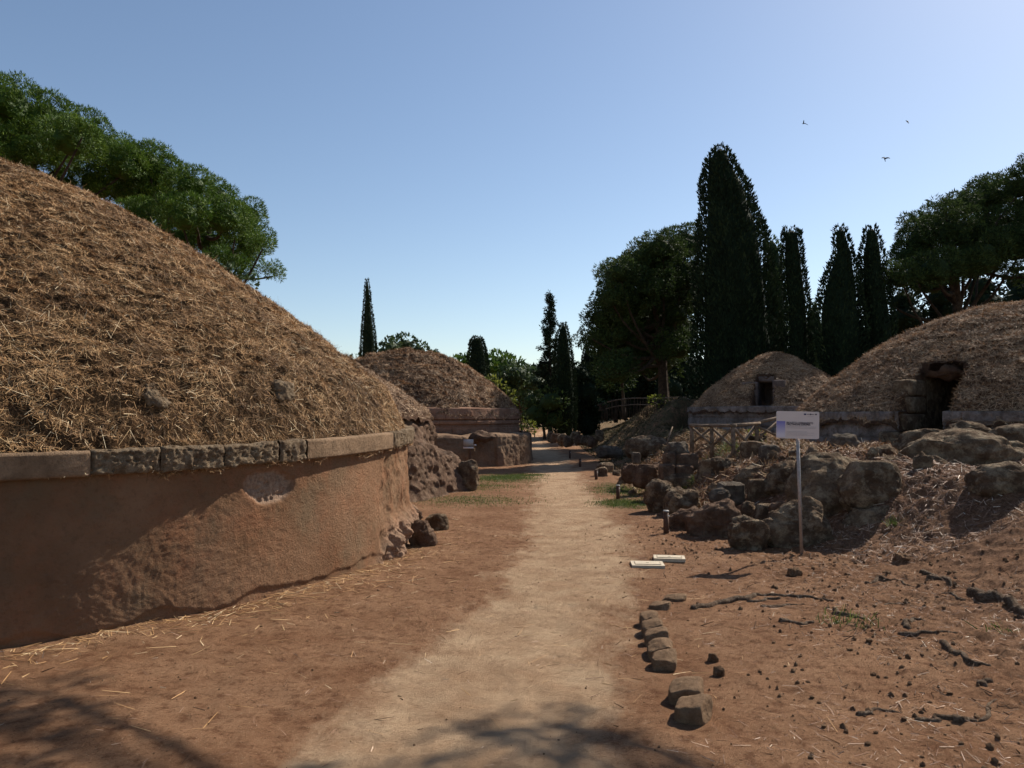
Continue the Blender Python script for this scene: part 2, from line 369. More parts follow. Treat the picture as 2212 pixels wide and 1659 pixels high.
# ------------------------------------------------------------------ blades, leaves
RS = np.random.RandomState(7)
def blades(P, N, L, W, lift=0.35, tintv=None, down=None, seed=1, curve=0.0):
    r = np.random.RandomState(seed); n = len(P)
    d = r.randn(n, 3); d -= (d * N).sum(1)[:, None] * N
    if down is not None: d += down
    d /= np.linalg.norm(d, axis=1)[:, None] + 1e-9
    lf = np.abs(r.randn(n)) * lift
    a = d + N * lf[:, None]; a /= np.linalg.norm(a, axis=1)[:, None]
    s = np.cross(a, N + 0.5 * r.randn(n, 3)); s /= np.linalg.norm(s, axis=1)[:, None] + 1e-9
    L = (L[0] + (L[1] - L[0]) * r.rand(n) ** 2)[:, None]; W = (W * (0.6 + 0.8 * r.rand(n)))[:, None] / 2
    p0 = P - a * L * 0.35; p1 = P + a * L * 0.65
    V = np.stack([p0 - s * W, p0 + s * W, p1 + s * W * 0.5, p1 - s * W * 0.5], 1).reshape(-1, 3)
    return V, np.arange(4 * n).reshape(-1, 4), (r.rand(n) if tintv is None else tintv)
def normals_of(f, x, y, e=0.03):
    z = f(x, y); gx = (f(x + e, y) - z) / e; gy = (f(x, y + e) - z) / e
    N = np.stack([-gx, -gy, np.ones_like(gx)], 1); return z, N / np.linalg.norm(N, axis=1)[:, None]

# ------------------------------------------------------------------ mounds
def circle_hit(c, R, px):
    u, _ = ray(px, 900); a = u * u + 1; b = -2 * (u * c[0] + c[1]); k = c[0] ** 2 + c[1] ** 2 - R * R
    disc = b * b - 4 * a * k
    if disc < 0: disc = 0
    d = (-b - math.sqrt(disc)) / (2 * a)
    return math.atan2(d - c[1], u * d - c[0])
def dome_fn(c, R, zt, h, p, amp, fr, seed, notch=None, tiltk=0.0, lip=0.12):
    def f(x, y):
        x = np.asarray(x, float); y = np.asarray(y, float)
        dx, dy = x - c[0], y - c[1]; r = np.hypot(dx, dy); th = np.arctan2(dy, dx)
        Re = R * (1 + 0.012 * (fbm(np.cos(th) * 5 + seed, np.sin(th) * 5, 2.0, 3) - 0.5) * 2)
        q = np.clip(r / Re, 0, 1.5)
        z = zt + tiltk * (y - c[1]) + h * (1 - np.minimum(q, 1) ** p)
        z = z - .8 * np.clip(r - Re * 0.99, 0, None) ** 0.8 * (0.6 + fbm(np.cos(th) * 30, np.sin(th) * 30, seed, 3))
        # clumps pulled down the slope: radial coordinate compressed less than tangential
        z = z + amp * (fbm(dx * fr, dy * fr, seed + z * fr * 1.3, 5, 0.6) - 0.5) * 2
        rg = np.abs(fbm(dx * fr * 0.8 + 3, dy * fr * 0.8, seed + z * fr * 3.0, 3) - 0.5) * 2
        z = z - amp * 0.9 * np.clip(0.22 - rg, 0, 1) * 4
        if notch:
            nx, ny, s0, hw, zf = notch
            s = dx * nx + dy * ny; t = -dx * ny + dy * nx
            m = ss(s0 - 0.04, s0, s) * (1 - ss(hw, hw + 0.05 + 0.12 * np.clip(s - s0, 0, 3), np.abs(t)))
            z = z * (1 - m) + (np.minimum(z, zf)) * m
        return z
    return f
def dome(parent, c, R, f, nr, ntheta, t0, t1, mt, name='turf_dome', cut=None, lip=0.14):
    fr = np.concatenate([np.linspace(0.0, 0.97, nr) ** 0.9 * 0.0 + np.linspace(0, 0.97, nr), np.linspace(0.975, 1 + lip / R, 14)])
    fine = np.linspace(t0, t1, ntheta); co = np.linspace(t1, t0 + 2 * math.pi, 60)[1:-1]
    th = np.concatenate([fine, co])
    T, Rr = np.meshgrid(th, fr * R, indexing='ij')
    x = c[0] + Rr * np.cos(T); y = c[1] + Rr * np.sin(T); z = f(x, y)
    V = np.stack([x, y, z], -1).reshape(-1, 3); Q = grid_faces(len(th), len(fr), True)
    if cut is not None: Q = Q[~cut(V[Q].mean(1), V[Q])]
    return build(name, V, Q, mat=mt, parent=parent)
def dome_grass(parent, c, R, f, n, t0, t1, L, W, mt, seed, bright=0.05, lift=0.35, notch=None, name='dead_grass', rmin=0.0, clip=None):
    r = np.random.RandomState(seed)
    th = t0 + (t1 - t0) * r.rand(n); rr = R * np.sqrt(rmin ** 2 + (1.01 ** 2 - rmin ** 2) * r.rand(n))
    x = c[0] + rr * np.cos(th); y = c[1] + rr * np.sin(th)
    if notch:
        s = (x - c[0]) * notch[0] + (y - c[1]) * notch[1]; t = -(x - c[0]) * notch[1] + (y - c[1]) * notch[0]
        k = ~((s > notch[2] - 0.1) & (np.abs(t) < notch[3] + 0.1)); x, y = x[k], y[k]
    z, N = normals_of(f, x, y, 0.08)
    k = N[:, 2] > 0.12; x, y, z, N = x[k], y[k], z[k], N[k]
    P = np.stack([x, y, z], 1) + N * 0.01
    n = len(P)
    tn = np.clip(0.0 + 1.0 * fbm(x * 2.3, y * 2.3, seed + z * 2, 4, .6) + 0.24 * r.randn(n), 0, 0.93)
    tn = np.where(r.rand(n) < bright, 0.93 + 0.07 * r.rand(n), tn)
    down = np.stack([x - c[0], y - c[1], -np.ones(n)], 1); down /= np.linalg.norm(down, axis=1)[:, None]
    down -= (down * N).sum(1)[:, None] * N
    V, Q, tv = blades(P, N, L, W, lift, tn, down * 0.35, seed)
    if clip:
        rd = np.hypot(V[:, 0] - c[0], V[:, 1] - c[1]).reshape(-1, 4).max(1); k = (rd < clip) | (r.rand(len(rd)) < .03); V = V.reshape(-1, 4, 3)[k].reshape(-1, 3); tv = tv[k]; Q = np.arange(len(V)).reshape(-1, 4)
    return build(name, V, Q, mat=mt, parent=parent, smooth=False, attrs={'tint': ('FACE', tv)}, kind='stuff')
def lathe(parent, name, c, prof, t0, t1, n, mt, disp=None, attrs=None, label=None):
    prof = np.asarray(prof, float); th = np.linspace(t0, t1, n)
    T, Pi = np.meshgrid(th, np.arange(len(prof)), indexing='ij')
    r = prof[Pi, 0]; z = prof[Pi, 1]
    if disp: r, z = disp(T, r, z)
    V = np.stack([c[0] + r * np.cos(T), c[1] + r * np.sin(T), z], -1).reshape(-1, 3)
    A = {k: ('POINT', f(T, r, z).ravel()) for k, f in (attrs or {}).items()}
    return build(name, V, grid_faces(n, len(prof)), mat=mt, parent=parent, attrs=A, label=label)
def lin(*pts, n=10):
    out = []
    for a, b in zip(pts[:-1], pts[1:]):
        k = n if isinstance(n, int) else n.pop(0)
        for i in range(k): out.append((a[0] + (b[0] - a[0]) * i / k, a[1] + (b[1] - a[1]) * i / k))
    out.append(pts[-1]); return out

# ---- the near mound
C1, R1_ = (-7.7, 10.9), 6.2
TL = 0.02
mound = thing('tumulus', 'large grass domed tomb mound filling the left, orange plastered wall and stone cornice', 'tomb mound', (C1[0], C1[1], 0), 'round grass topped tomb mounds')
def ztop(x, y): return 1.50 + TL * (y - 5.0)
th_a, th_b = math.radians(-125), math.radians(75)
pz = [(R1_ + 0.03, -0.15)] + [(R1_ - 0.0 - 0.02 * t, -0.05 + 1.42 * t) for t in np.linspace(0, 1, 130)]
t820 = circle_hit(C1, R1_, 822); tpatch = circle_hit(C1, R1_, 588); t790 = circle_hit(C1, R1_, 800)
def wdisp(T, r, z):
    s = T * R1_
    wx = (fbm(s * 3, z * 3, 31.0, 3) - .5) * .25
    k1 = vn((s * 0.35 - z + wx) * 62, (z * 0.35 + s) * 15, 1.0) - 0.5
    k2 = vn((s * 0.85 - z * .5 + wx) * 66, (z * 0.85 + s * .5) * 15, 2.0) - 0.5
    k3 = vn((s * .5 + z * .85 + wx) * 60, (z * .5 - s * .85) * 15, 3.0) - 0.5
    sel = fbm(s * 1.5, z * 1.5, 7.0, 2); sel2 = fbm(s * 1.7, z * 1.7, 9.0, 2)
    k = np.where(sel > 0.53, k1, np.where(sel2 > 0.5, k2, k3))
    str_ = ss(0.35, 0.6, fbm(s * 0.7, z * 1.2, 4.0, 3) + 0.25 * ss(t820 * R1_ - 2.5, t820 * R1_ - 5.0, s))
    d = np.clip(k, -0.3, 0.2) * 0.0055 * str_
    d = d + (fbm(s * 2.2, z * 2.2, 5.0, 4) - 0.5) * 0.012 + (fbm(s * 14, z * 14, 6.0, 4, .65) - 0.5) * 0.011
    end = ss(t820 - 0.004, t820 + 0.012, T)
    d = d + end * ((fbm(s * 5, z * 5, 11.0, 4) - 0.5) * 0.10 - 0.015)
    foot = ss(0.55, 0.25, z + 0.55 * (1 - ss(t790, t790 + 0.12, T))) * ss(t790 - 0.02, t790 + 0.02, T)
    d = d + foot * (0.10 + (fbm(s * 6, z * 6, 13.0, 4) - 0.5) * 0.32)
    low = ss(0.06, 0.0, z - 0.03 + 0.2 * (fbm(s * 2, 0, 3.0, 4) - 0.5))
    d = d - low * 0.02
    pt = ss(1.15, 0.85, np.hypot((T - tpatch) * R1_ / 0.30, (z - 1.10) / 0.17) + 0.5 * (fbm(s * 5, z * 5, 20.0, 3) - 0.5))
    d = d - pt * (0.045 + (fbm(s * 26, z * 26, 15.0, 3) - 0.5) * 0.05)
    return r + d, z + TL * 0.0
def wcore(T, r, z):
    s = T * R1_
    pt = ss(1.15, 0.85, np.hypot((T - tpatch) * R1_ / 0.30, (z - 1.10) / 0.17) + 0.5 * (fbm(s * 5, z * 5, 20.0, 3) - 0.5))
    foot = ss(0.55, 0.25, z + 0.55 * (1 - ss(t790, t790 + 0.12, T))) * ss(t790 - 0.02, t790 + 0.02, T)
    return np.maximum(pt * 0.75, foot * 0.45)
lathe(mound, 'drum_wall', C1, pz, th_a, th_b, 1900, M['plaster'], wdisp, {'core': wcore})
edges = [-900, 199, 350, 488, 607, 665, 850, 2000]
tt = [math.radians(-125)] + [circle_hit(C1, R1_ + 0.06, e) for e in edges[1:-1]] + [math.radians(75)]
for i in range(7):
    rough = i not in (0, 5); g = 0.0016
    a, b = tt[i] + g / 2, tt[i + 1] - g / 2
    n = max(20, int((b - a) * R1_ / 0.012))
    ri, ro, z0, z1 = R1_ - 0.25, R1_ + 0.065, -0.225, -0.015
    prof = lin((ri, z0), (ro - 0.012, z0), (ro, z0 + 0.015), (ro, z1 - 0.02), (ro - 0.02, z1), (ri, z1), n=[6, 2, 18, 2, 8])
    sd = i * 3.3
    def cdisp(T, r, z, rough=rough, sd=sd, a=a, b=b):
        s = T * R1_; zz = z; x = C1[0] + R1_ * np.cos(T); y = C1[1] + R1_ * np.sin(T)
        am = 0.06 if rough else 0.01
        d = (fbm(s * (14 if rough else 4), zz * 14, sd, 4, 0.6) - 0.5) * am + (np.minimum(0, fbm(s * 40, zz * 40, sd, 3) - .45) * .09 if rough else 0)
        dz = (fbm(s * 7, zz * 7, sd + 4, 3) - 0.5) * am * 0.8
        e = np.minimum(T - a, b - T) * R1_
        d = d - (0.02 if rough else 0.004) * ss(0.03, 0, e)
        return r + d, zz + dz + ztop(x, y)
    lathe(mound, 'cornice_block', C1, prof, a, b, n, M['cornice_rough' if rough else 'cornice_smooth'], cdisp,
          label=('rough pitted tufa cornice block' if rough else 'smooth plastered cornice stretch'))
f1_ = dome_fn(C1, R1_ + 0.02, 1.90, 3.6, 1.42, 0.10, 3.0, 1.0, tiltk=0.018)
def f1(x, y):
    q = np.hypot(x - C1[0], y - C1[1]) / R1_; return f1_(x, y) - .34 * ss(.935, .995, q)
dome(mound, C1, R1_ + 0.0, f1, 230, 1100, math.radians(-115), math.radians(60), M['turf'], lip=0.0)
dome_grass(mound, C1, R1_ - .01, f1, 420000, math.radians(-112), math.radians(62), (0.03, 0.12), 0.0037, M['straw'], 11, 0.03, 0.38, clip=R1_ + .075)
dome_grass(mound, C1, R1_ - .05, f1, 11000, math.radians(-112), math.radians(62), (0.08, 0.3), 0.0045, M['straw'], 17, 0.45, 0.3, clip=R1_ + .09, name='long_straw')
# exposed stones in the foot of the dome
def dome_rock(px, py, wd, h, seed, rr=.3):
    t = circle_hit(C1, R1_ - rr, px); x = C1[0] + (R1_ - rr) * math.cos(t); y = C1[1] + (R1_ - rr) * math.sin(t)
    z = float(f1(np.array([x]), np.array([y]))[0])
    V, T = rock_mesh((x - .06 * math.cos(t), y - .06 * math.sin(t), z - .02), (.13, wd, h), 5, 3, seed, 0.2, t)
    return build('exposed_stone', V, None, T, M['cornice_rough'], mound)
def rock_mesh(c, hs, sub, k, seed, amp, rz=0.0, strata=0.5):
    v, T = ico(sub); v = v.copy()
    n = (np.abs(v) ** k).sum(1) ** (1.0 / k); u = v / n[:, None]
    hs = np.array(hs, float); p = u * hs
    amp = amp * ((1.0 if hs[0] > .45 else 1.3) if amp > .11 else 1); m = float(np.mean(hs)); rs = np.random.RandomState(int(seed * 13) % 9999)
    for j in range(9 if amp > .11 else 3 if amp > .09 else 0):     # weathered facets
        nn = rs.randn(3) if j else np.array([.05, -.1, 1.2]) + .15 * rs.randn(3); nn[2] = abs(nn[2]) * .8; nn /= np.linalg.norm(nn); sup = (p @ nn).max(); lim = sup * (.70 + .2 * rs.rand())
        e = np.clip(p @ nn - lim, 0, None); p = p - nn * (e * .88)[:, None]
    q = p / m
    d = (fbm(q[:, 0] * 0.9 + seed, q[:, 1] * 0.9, q[:, 2] * 0.9, 3) - 0.5) * 3.0 * amp
    d = d + (fbm(q[:, 0] * 2.6, q[:, 1] * 2.6 + seed, q[:, 2] * 2.6, 5, 0.6) - 0.5) * 1.7 * amp
    d = d + (fbm(q[:, 0] * 1.5, q[:, 1] * 1.5, q[:, 2] * 7 + seed, 3) - 0.5) * amp * strata
    cr = np.abs(fbm(q[:, 0] * 1.8, q[:, 1] * 1.8 + seed, q[:, 2] * 1.8, 3) - 0.5)
    d = d - np.clip(0.04 - cr, 0, 1) * 6 * amp
    d = d + (fbm(q[:, 0] * 8, q[:, 1] * 8 + seed, q[:, 2] * 11, 3, .6) - 0.5) * 0.5 * amp
    d = d - np.clip(.38 - vn(q[:, 0] * 6 + seed, q[:, 1] * 6, q[:, 2] * 7), 0, 1) * .5 * amp
    p = p + v * (d * m)[:, None]
    a, b = math.cos(rz), math.sin(rz)
    p = np.stack([p[:, 0] * a - p[:, 1] * b, p[:, 0] * b + p[:, 1] * a, p[:, 2]], 1)
    return p + np.array(c), T
dome_rock(338, 915, 0.14, 0.13, 3); dome_rock(612, 905, 0.2, 0.13, 5)

# ---- second mound, half hidden behind the near one
C2, R2_ = (-7.45, 22.6), 5.0
m2 = thing('tumulus', 'narrow brown slope of a mound squeezed behind the large left mound, rough tufa base', 'tomb mound', (C2[0], C2[1], 0), 'round grass topped tomb mounds')
f2 = dome_fn(C2, R2_, 1.9, 2.3, 1.7, 0.09, 1.6, 4.0)
dome(m2, C2, R2_, f2, 110, 420, math.radians(-120), math.radians(80), M['turf_mid'])
dome_grass(m2, C2, R2_, f2, 50000, math.radians(-100), math.radians(70), (0.05, 0.2), 0.01, M['straw_red'], 12, 0.02, 0.35)
def d2(T, r, z):
    s = T * R2_
    return r + (fbm(s * 1.6, z * 1.6, 3.0, 5, 0.6) - 0.5) * 0.7 + (1.9 - z) * 0.10, z
lathe(m2, 'tufa_base', C2, lin((R2_ + 0.1, -0.2), (R2_ - 0.02, 1.9), (R2_ - 0.5, 2.05), n=[60, 6]), math.radians(-120), math.radians(80), 420, M['rock_red'], d2)

# ---- third mound with moulded drum
C3, R3_ = (-4.35, 32.0), 4.62
m3 = thing('tumulus', 'round mound in the middle distance with moulded red masonry drum above a rock cut plinth', 'tomb mound', (C3[0], C3[1], 0), 'round grass topped tomb mounds')
f3 = dome_fn(C3, R3_, 1.98, 2.5, 2.1, 0.19, 1.9, 6.0)
dome(m3, C3, R3_, f3, 150, 560, math.radians(-170), math.radians(40), M['turf_mid'], lip=.03)
dome_grass(m3, C3, R3_, f3, 120000, math.radians(-165), math.radians(35), (0.06, 0.22), 0.013, M['straw_red'], 13, 0.02, 0.35)
rows = [1.62, 1.36, 1.10]
def drum_joint(T, z, R, rows, bl, seed, dep):
    s = T * R; d = np.zeros_like(z); rr = [9] + rows + [-9]
    for r0 in rows: d = d + ss(0.028, 0.006, np.abs(z - r0 - 0.012 * (vn(s * 0.8, r0 * 9) - .5)))
    for i in range(len(rr) - 1):
        inn = (z < rr[i]) & (z > rr[i + 1]); off = 0.37 * i * bl + seed
        ph = ((s + off + 0.3 * bl * (vn(np.floor((s + off) / bl) * 0 + s * 0.15, i * 7.0) - 0.5)) / bl) % 1.0
        d = d + inn * ss(0.025 / bl, 0.006 / bl, np.minimum(ph, 1 - ph))
    return -np.minimum(d, 1) * dep
def d3(T, r, z):
    s = T * R3_
    return r + drum_joint(T, z, R3_, rows, 0.75, 0.0, 0.03) * (z < 1.8) + (fbm(s * 3, z * 3, 2.0, 4) - 0.5) * 0.035 + (fbm(s * 12, z * 12, 2.0, 3) - 0.5) * 0.02, z
prof3 = lin((R3_ + .05, 0.8), (R3_ + .04, 1.40), (R3_ + .00, 1.42), (R3_ + .00, 1.45), (R3_ + .07, 1.48), (R3_ + .07, 1.58), (R3_ + .00, 1.61), (R3_ + .00, 1.64), (R3_ + .05, 1.66), (R3_ + .0, 2.05), (R3_ - .3, 2.12), n=[22, 2, 2, 2, 5, 2, 2, 2, 16, 3])
lathe(m3, 'drum_wall', C3, prof3, math.radians(-170), math.radians(40), 900, M['drum_red'], d3)
def d3p(T, r, z):
    deg = np.degrees(T); st = np.zeros_like(T)
    for a, b, e in [(-200, -100.5, 0.12), (-100.5, -96.5, 0.62), (-96.5, -86, -0.35), (-86, -84.6, 0.12), (-84.6, -73.5, -0.3), (-73.5, -62, 0.62), (-62, -50, 0.38), (-50, -38, 0.48), (-38, -25, 0.15), (-25, 60, -0.3)]:
        st = st + e * (ss(a - 0.25, a + 0.25, deg) - ss(b - 0.25, b + 0.25, deg))
    bat = 0.04 * (1.1 - z) * ss(-75, -70, deg)
    s = T * 5.6
    return r + st * (z < 5) * ss(5.0, 5.3, r) + (bat + (fbm(s * 1.5, z * 1.5, 8.0, 4) - 0.5) * 0.16 + (fbm(s * 8, z * 8, 8.0, 3) - 0.5) * 0.05) * ss(5.0, 5.3, r), z + (fbm(s * 1.2, r, 3.0, 3) - 0.5) * 0.22 * (z > 0.9)
lathe(m3, 'rock_plinth', C3, lin((5.45, -0.1), (5.42, 1.0), (5.36, 1.08), (4.9, 1.12), n=[50, 4, 8]), math.radians(-170), math.radians(60), 1100, M['plinth'], d3p)
V, T = rock_mesh((at(1040, 938, 26.6)[0], 26.7, 1.05), (0.62, 0.45, 0.16), 4, 2.2, 31, 0.2)
build('earth_heap', V, None, T, M['rock_red'], m3)
m3b = MB()

# ---- right small mound with doorway
C4, R4_ = (9.75, 28.7), 3.12
m4 = thing('tumulus', 'smaller pointed mound left of the big right mound, narrow doorway near its top', 'tomb mound', (C4[0], C4[1], 0.6), 'round grass topped tomb mounds')
n4 = (-0.455, -0.89, 1.86, 0.26, 2.09)
f4 = dome_fn(C4, R4_, 2.06, 2.06, 1.55, 0.07, 2.2, 9.0, notch=n4)
def mkcut(c, n, zlo):
    def cut(cc, vv):
        s = (cc[:, 0] - c[0]) * n[0] + (cc[:, 1] - c[1]) * n[1]; t = -(cc[:, 0] - c[0]) * n[1] + (cc[:, 1] - c[1]) * n[0]
        return (np.abs(t) < n[3]) & (np.abs(s - n[2]) < 0.3) & (vv[:, :, 2].max(1) - vv[:, :, 2].min(1) > 0.35)
    return cut
dome(m4, C4, R4_, f4, 130, 700, math.radians(-175), math.radians(-5), M['turf_mid'], cut=mkcut(C4, n4, 2.1), lip=.09)
dome_grass(m4, C4, R4_ - .02, f4, 70000, math.radians(-185), math.radians(5), (0.05, 0.2), 0.011, M['straw_red'], 14, 0.03, 0.35, notch=n4)
def dw(R, rows, bl, seed, A=0.1):
    def d(T, r, z):
        s = T * R
        return r + drum_joint(T, z, R, rows, bl, seed, 0.04) + (fbm(s * 2, z * 2, seed, 5, 0.6) - 0.5) * A, z
    return d
lathe(m4, 'drum_wall', C4, lin((R4_ + .02, 0.3), (R4_ + .02, 1.88), (R4_ + .045, 1.9), (R4_ + .04, 2.1), (R4_ - .3, 2.12), n=[50, 3, 4, 4]), math.radians(-190), math.radians(10), 500, M['drum_pale'], dw(R4_, [1.72, 1.4, 1.1], 0.6, 2.0, .14))
def door_parts(par, c, n, zf, ztopd, mt, blocks, depth=1.2):
    nx, ny, s0, hw, _ = n; rz = math.atan2(ny, nx)
    def W(s, t, z): return (c[0] + nx * s - ny * t, c[1] + ny * s + nx * t, z)
    b = MB()   # open-fronted chamber behind the doorway
    a = hw * 0.98; zt = ztopd
    P = [W(s0 + 0.02, -a, zf), W(s0 + 0.02, a, zf), W(s0 + 0.02, a, zt), W(s0 + 0.02, -a, zt), W(s0 - depth, -a, zf), W(s0 - depth, a, zf), W(s0 - depth, a, zt), W(s0 - depth, -a, zt)]
    b.add(P, [(0, 1, 5, 4), (1, 2, 6, 5), (2, 3, 7, 6), (3, 0, 4, 7), (4, 5, 6, 7)])
    b.build('door_passage', mt, par, smooth=False)
    for i, (s, t, z, hs, ht, hz) in enumerate(blocks):
        sod = depth > 1.5 and i == len(blocks) - 1
        V, T = rock_mesh(W(s, t, z), (hs, ht, hz), 4, 3 if sod else 9, 50 + i, 0.3 if sod else 0.07, rz)
        build('sod_lintel' if sod else 'facade_block', V, None, T, M['turf_mid'] if sod else mt, par)
# blocks: (along door axis, across, z, half depth, half width, half height); t negative = photo left
door_parts(m4, C4, n4, 2.1, 3.0, M['facade'], [
    (1.94, -0.52, 2.80, 0.22, 0.27, 0.17), (2.12, -0.47, 2.38, 0.22, 0.24, 0.30), (1.62, -0.06, 3.06, 0.2, 0.36, 0.11),
    (2.12, 0.47, 2.86, 0.24, 0.21, 0.15), (2.12, 0.42, 2.40, 0.24, 0.15, 0.32)])

# ---- right big mound with large doorway
C5, R5_ = (13.1, 20.0), 5.45
m5 = thing('tumulus', 'broad grassy mound at the right edge with a tall dark doorway cut in its side', 'tomb mound', (C5[0], C5[1], 0.8), 'round grass topped tomb mounds')
n5 = (-0.79, -0.61, 4.2, 0.42, 1.45)
f5 = dome_fn(C5, R5_, 1.85, 2.85, 1.9, 0.10, 1.8, 12.0, notch=n5)
dome(m5, C5, R5_, f5, 190, 900, math.radians(-215), math.radians(-60), M['turf_mid'], cut=mkcut(C5, n5, 1.5), lip=.12)
dome_grass(m5, C5, R5_, f5, 200000, math.radians(-225), math.radians(-50), (0.05, 0.2), 0.008, M['straw_red'], 15, 0.03, 0.4, notch=n5)
td = math.atan2(-0.61, -0.79)
for a, b in ((math.radians(-225), td - 0.085), (td + 0.085, math.radians(-50))):
    lathe(m5, 'drum_wall', C5, lin((R5_ + .04, 0.4), (R5_ + .02, 1.66), (R5_ + .04, 1.68), (R5_ + .04, 1.88), (R5_ - .3, 1.9), n=[44, 3, 4, 4]), a, b, 420, M['drum_pale'], dw(R5_, [1.58, 1.28], 0.7, 5.0, 0.22))
door_parts(m5, C5, n5, 1.05, 2.7, M['rock'], [
    (4.5, -0.66, 2.42, 0.36, 0.24, 0.19), (4.6, -0.62, 2.03, 0.40, 0.22, 0.19), (4.75, -0.60, 1.64, 0.55, 0.22, 0.19), (4.95, -0.64, 1.25, 0.65, 0.26, 0.2),
    (4.95, 0.60, 1.64, 0.4, 0.16, 0.2), (5.1, 0.60, 1.25, 0.5, 0.18, 0.2),
    (4.10, 0.0, 2.74, 0.26, 0.56, 0.09)], 1.6)

# ------------------------------------------------------------------ rocks
def rock(name, label, cat, px0, px1, py0, py1, d, mt='rock', k=2.4, amp=0.16, dr=0.8, rz=0.0, sub=5, seed=None, group='tufa rocks beside the path', strata=0.9, sink=0.12):
    seed = seed if seed is not None else (px0 * 7 + py0) % 97
    wd = (px1 - px0) / FPX * d; dep = wd * dr; yc = d + dep * 0.4
    a, b = at((px0 + px1) / 2, py0, yc), at((px0 + px1) / 2, py1, d + dep * 0.1)
    wd = (px1 - px0) / FPX * yc
    zt, zb = a[2], b[2] - sink; c = (a[0], yc, (zt + zb) / 2)
    if cat in ('boulder', 'rock') and 10 < d < 17: wd *= 1.1
    V, T = rock_mesh(c, (wd / 2 / (1 + amp * .3), dep / 2, (zt - zb) / 2 / (1 + amp * .3)), sub, k, seed, amp, rz, strata)
    o = build(name, V, None, T, M[mt], loc=(c[0], c[1], zb)); return tag(o, label, cat, group)
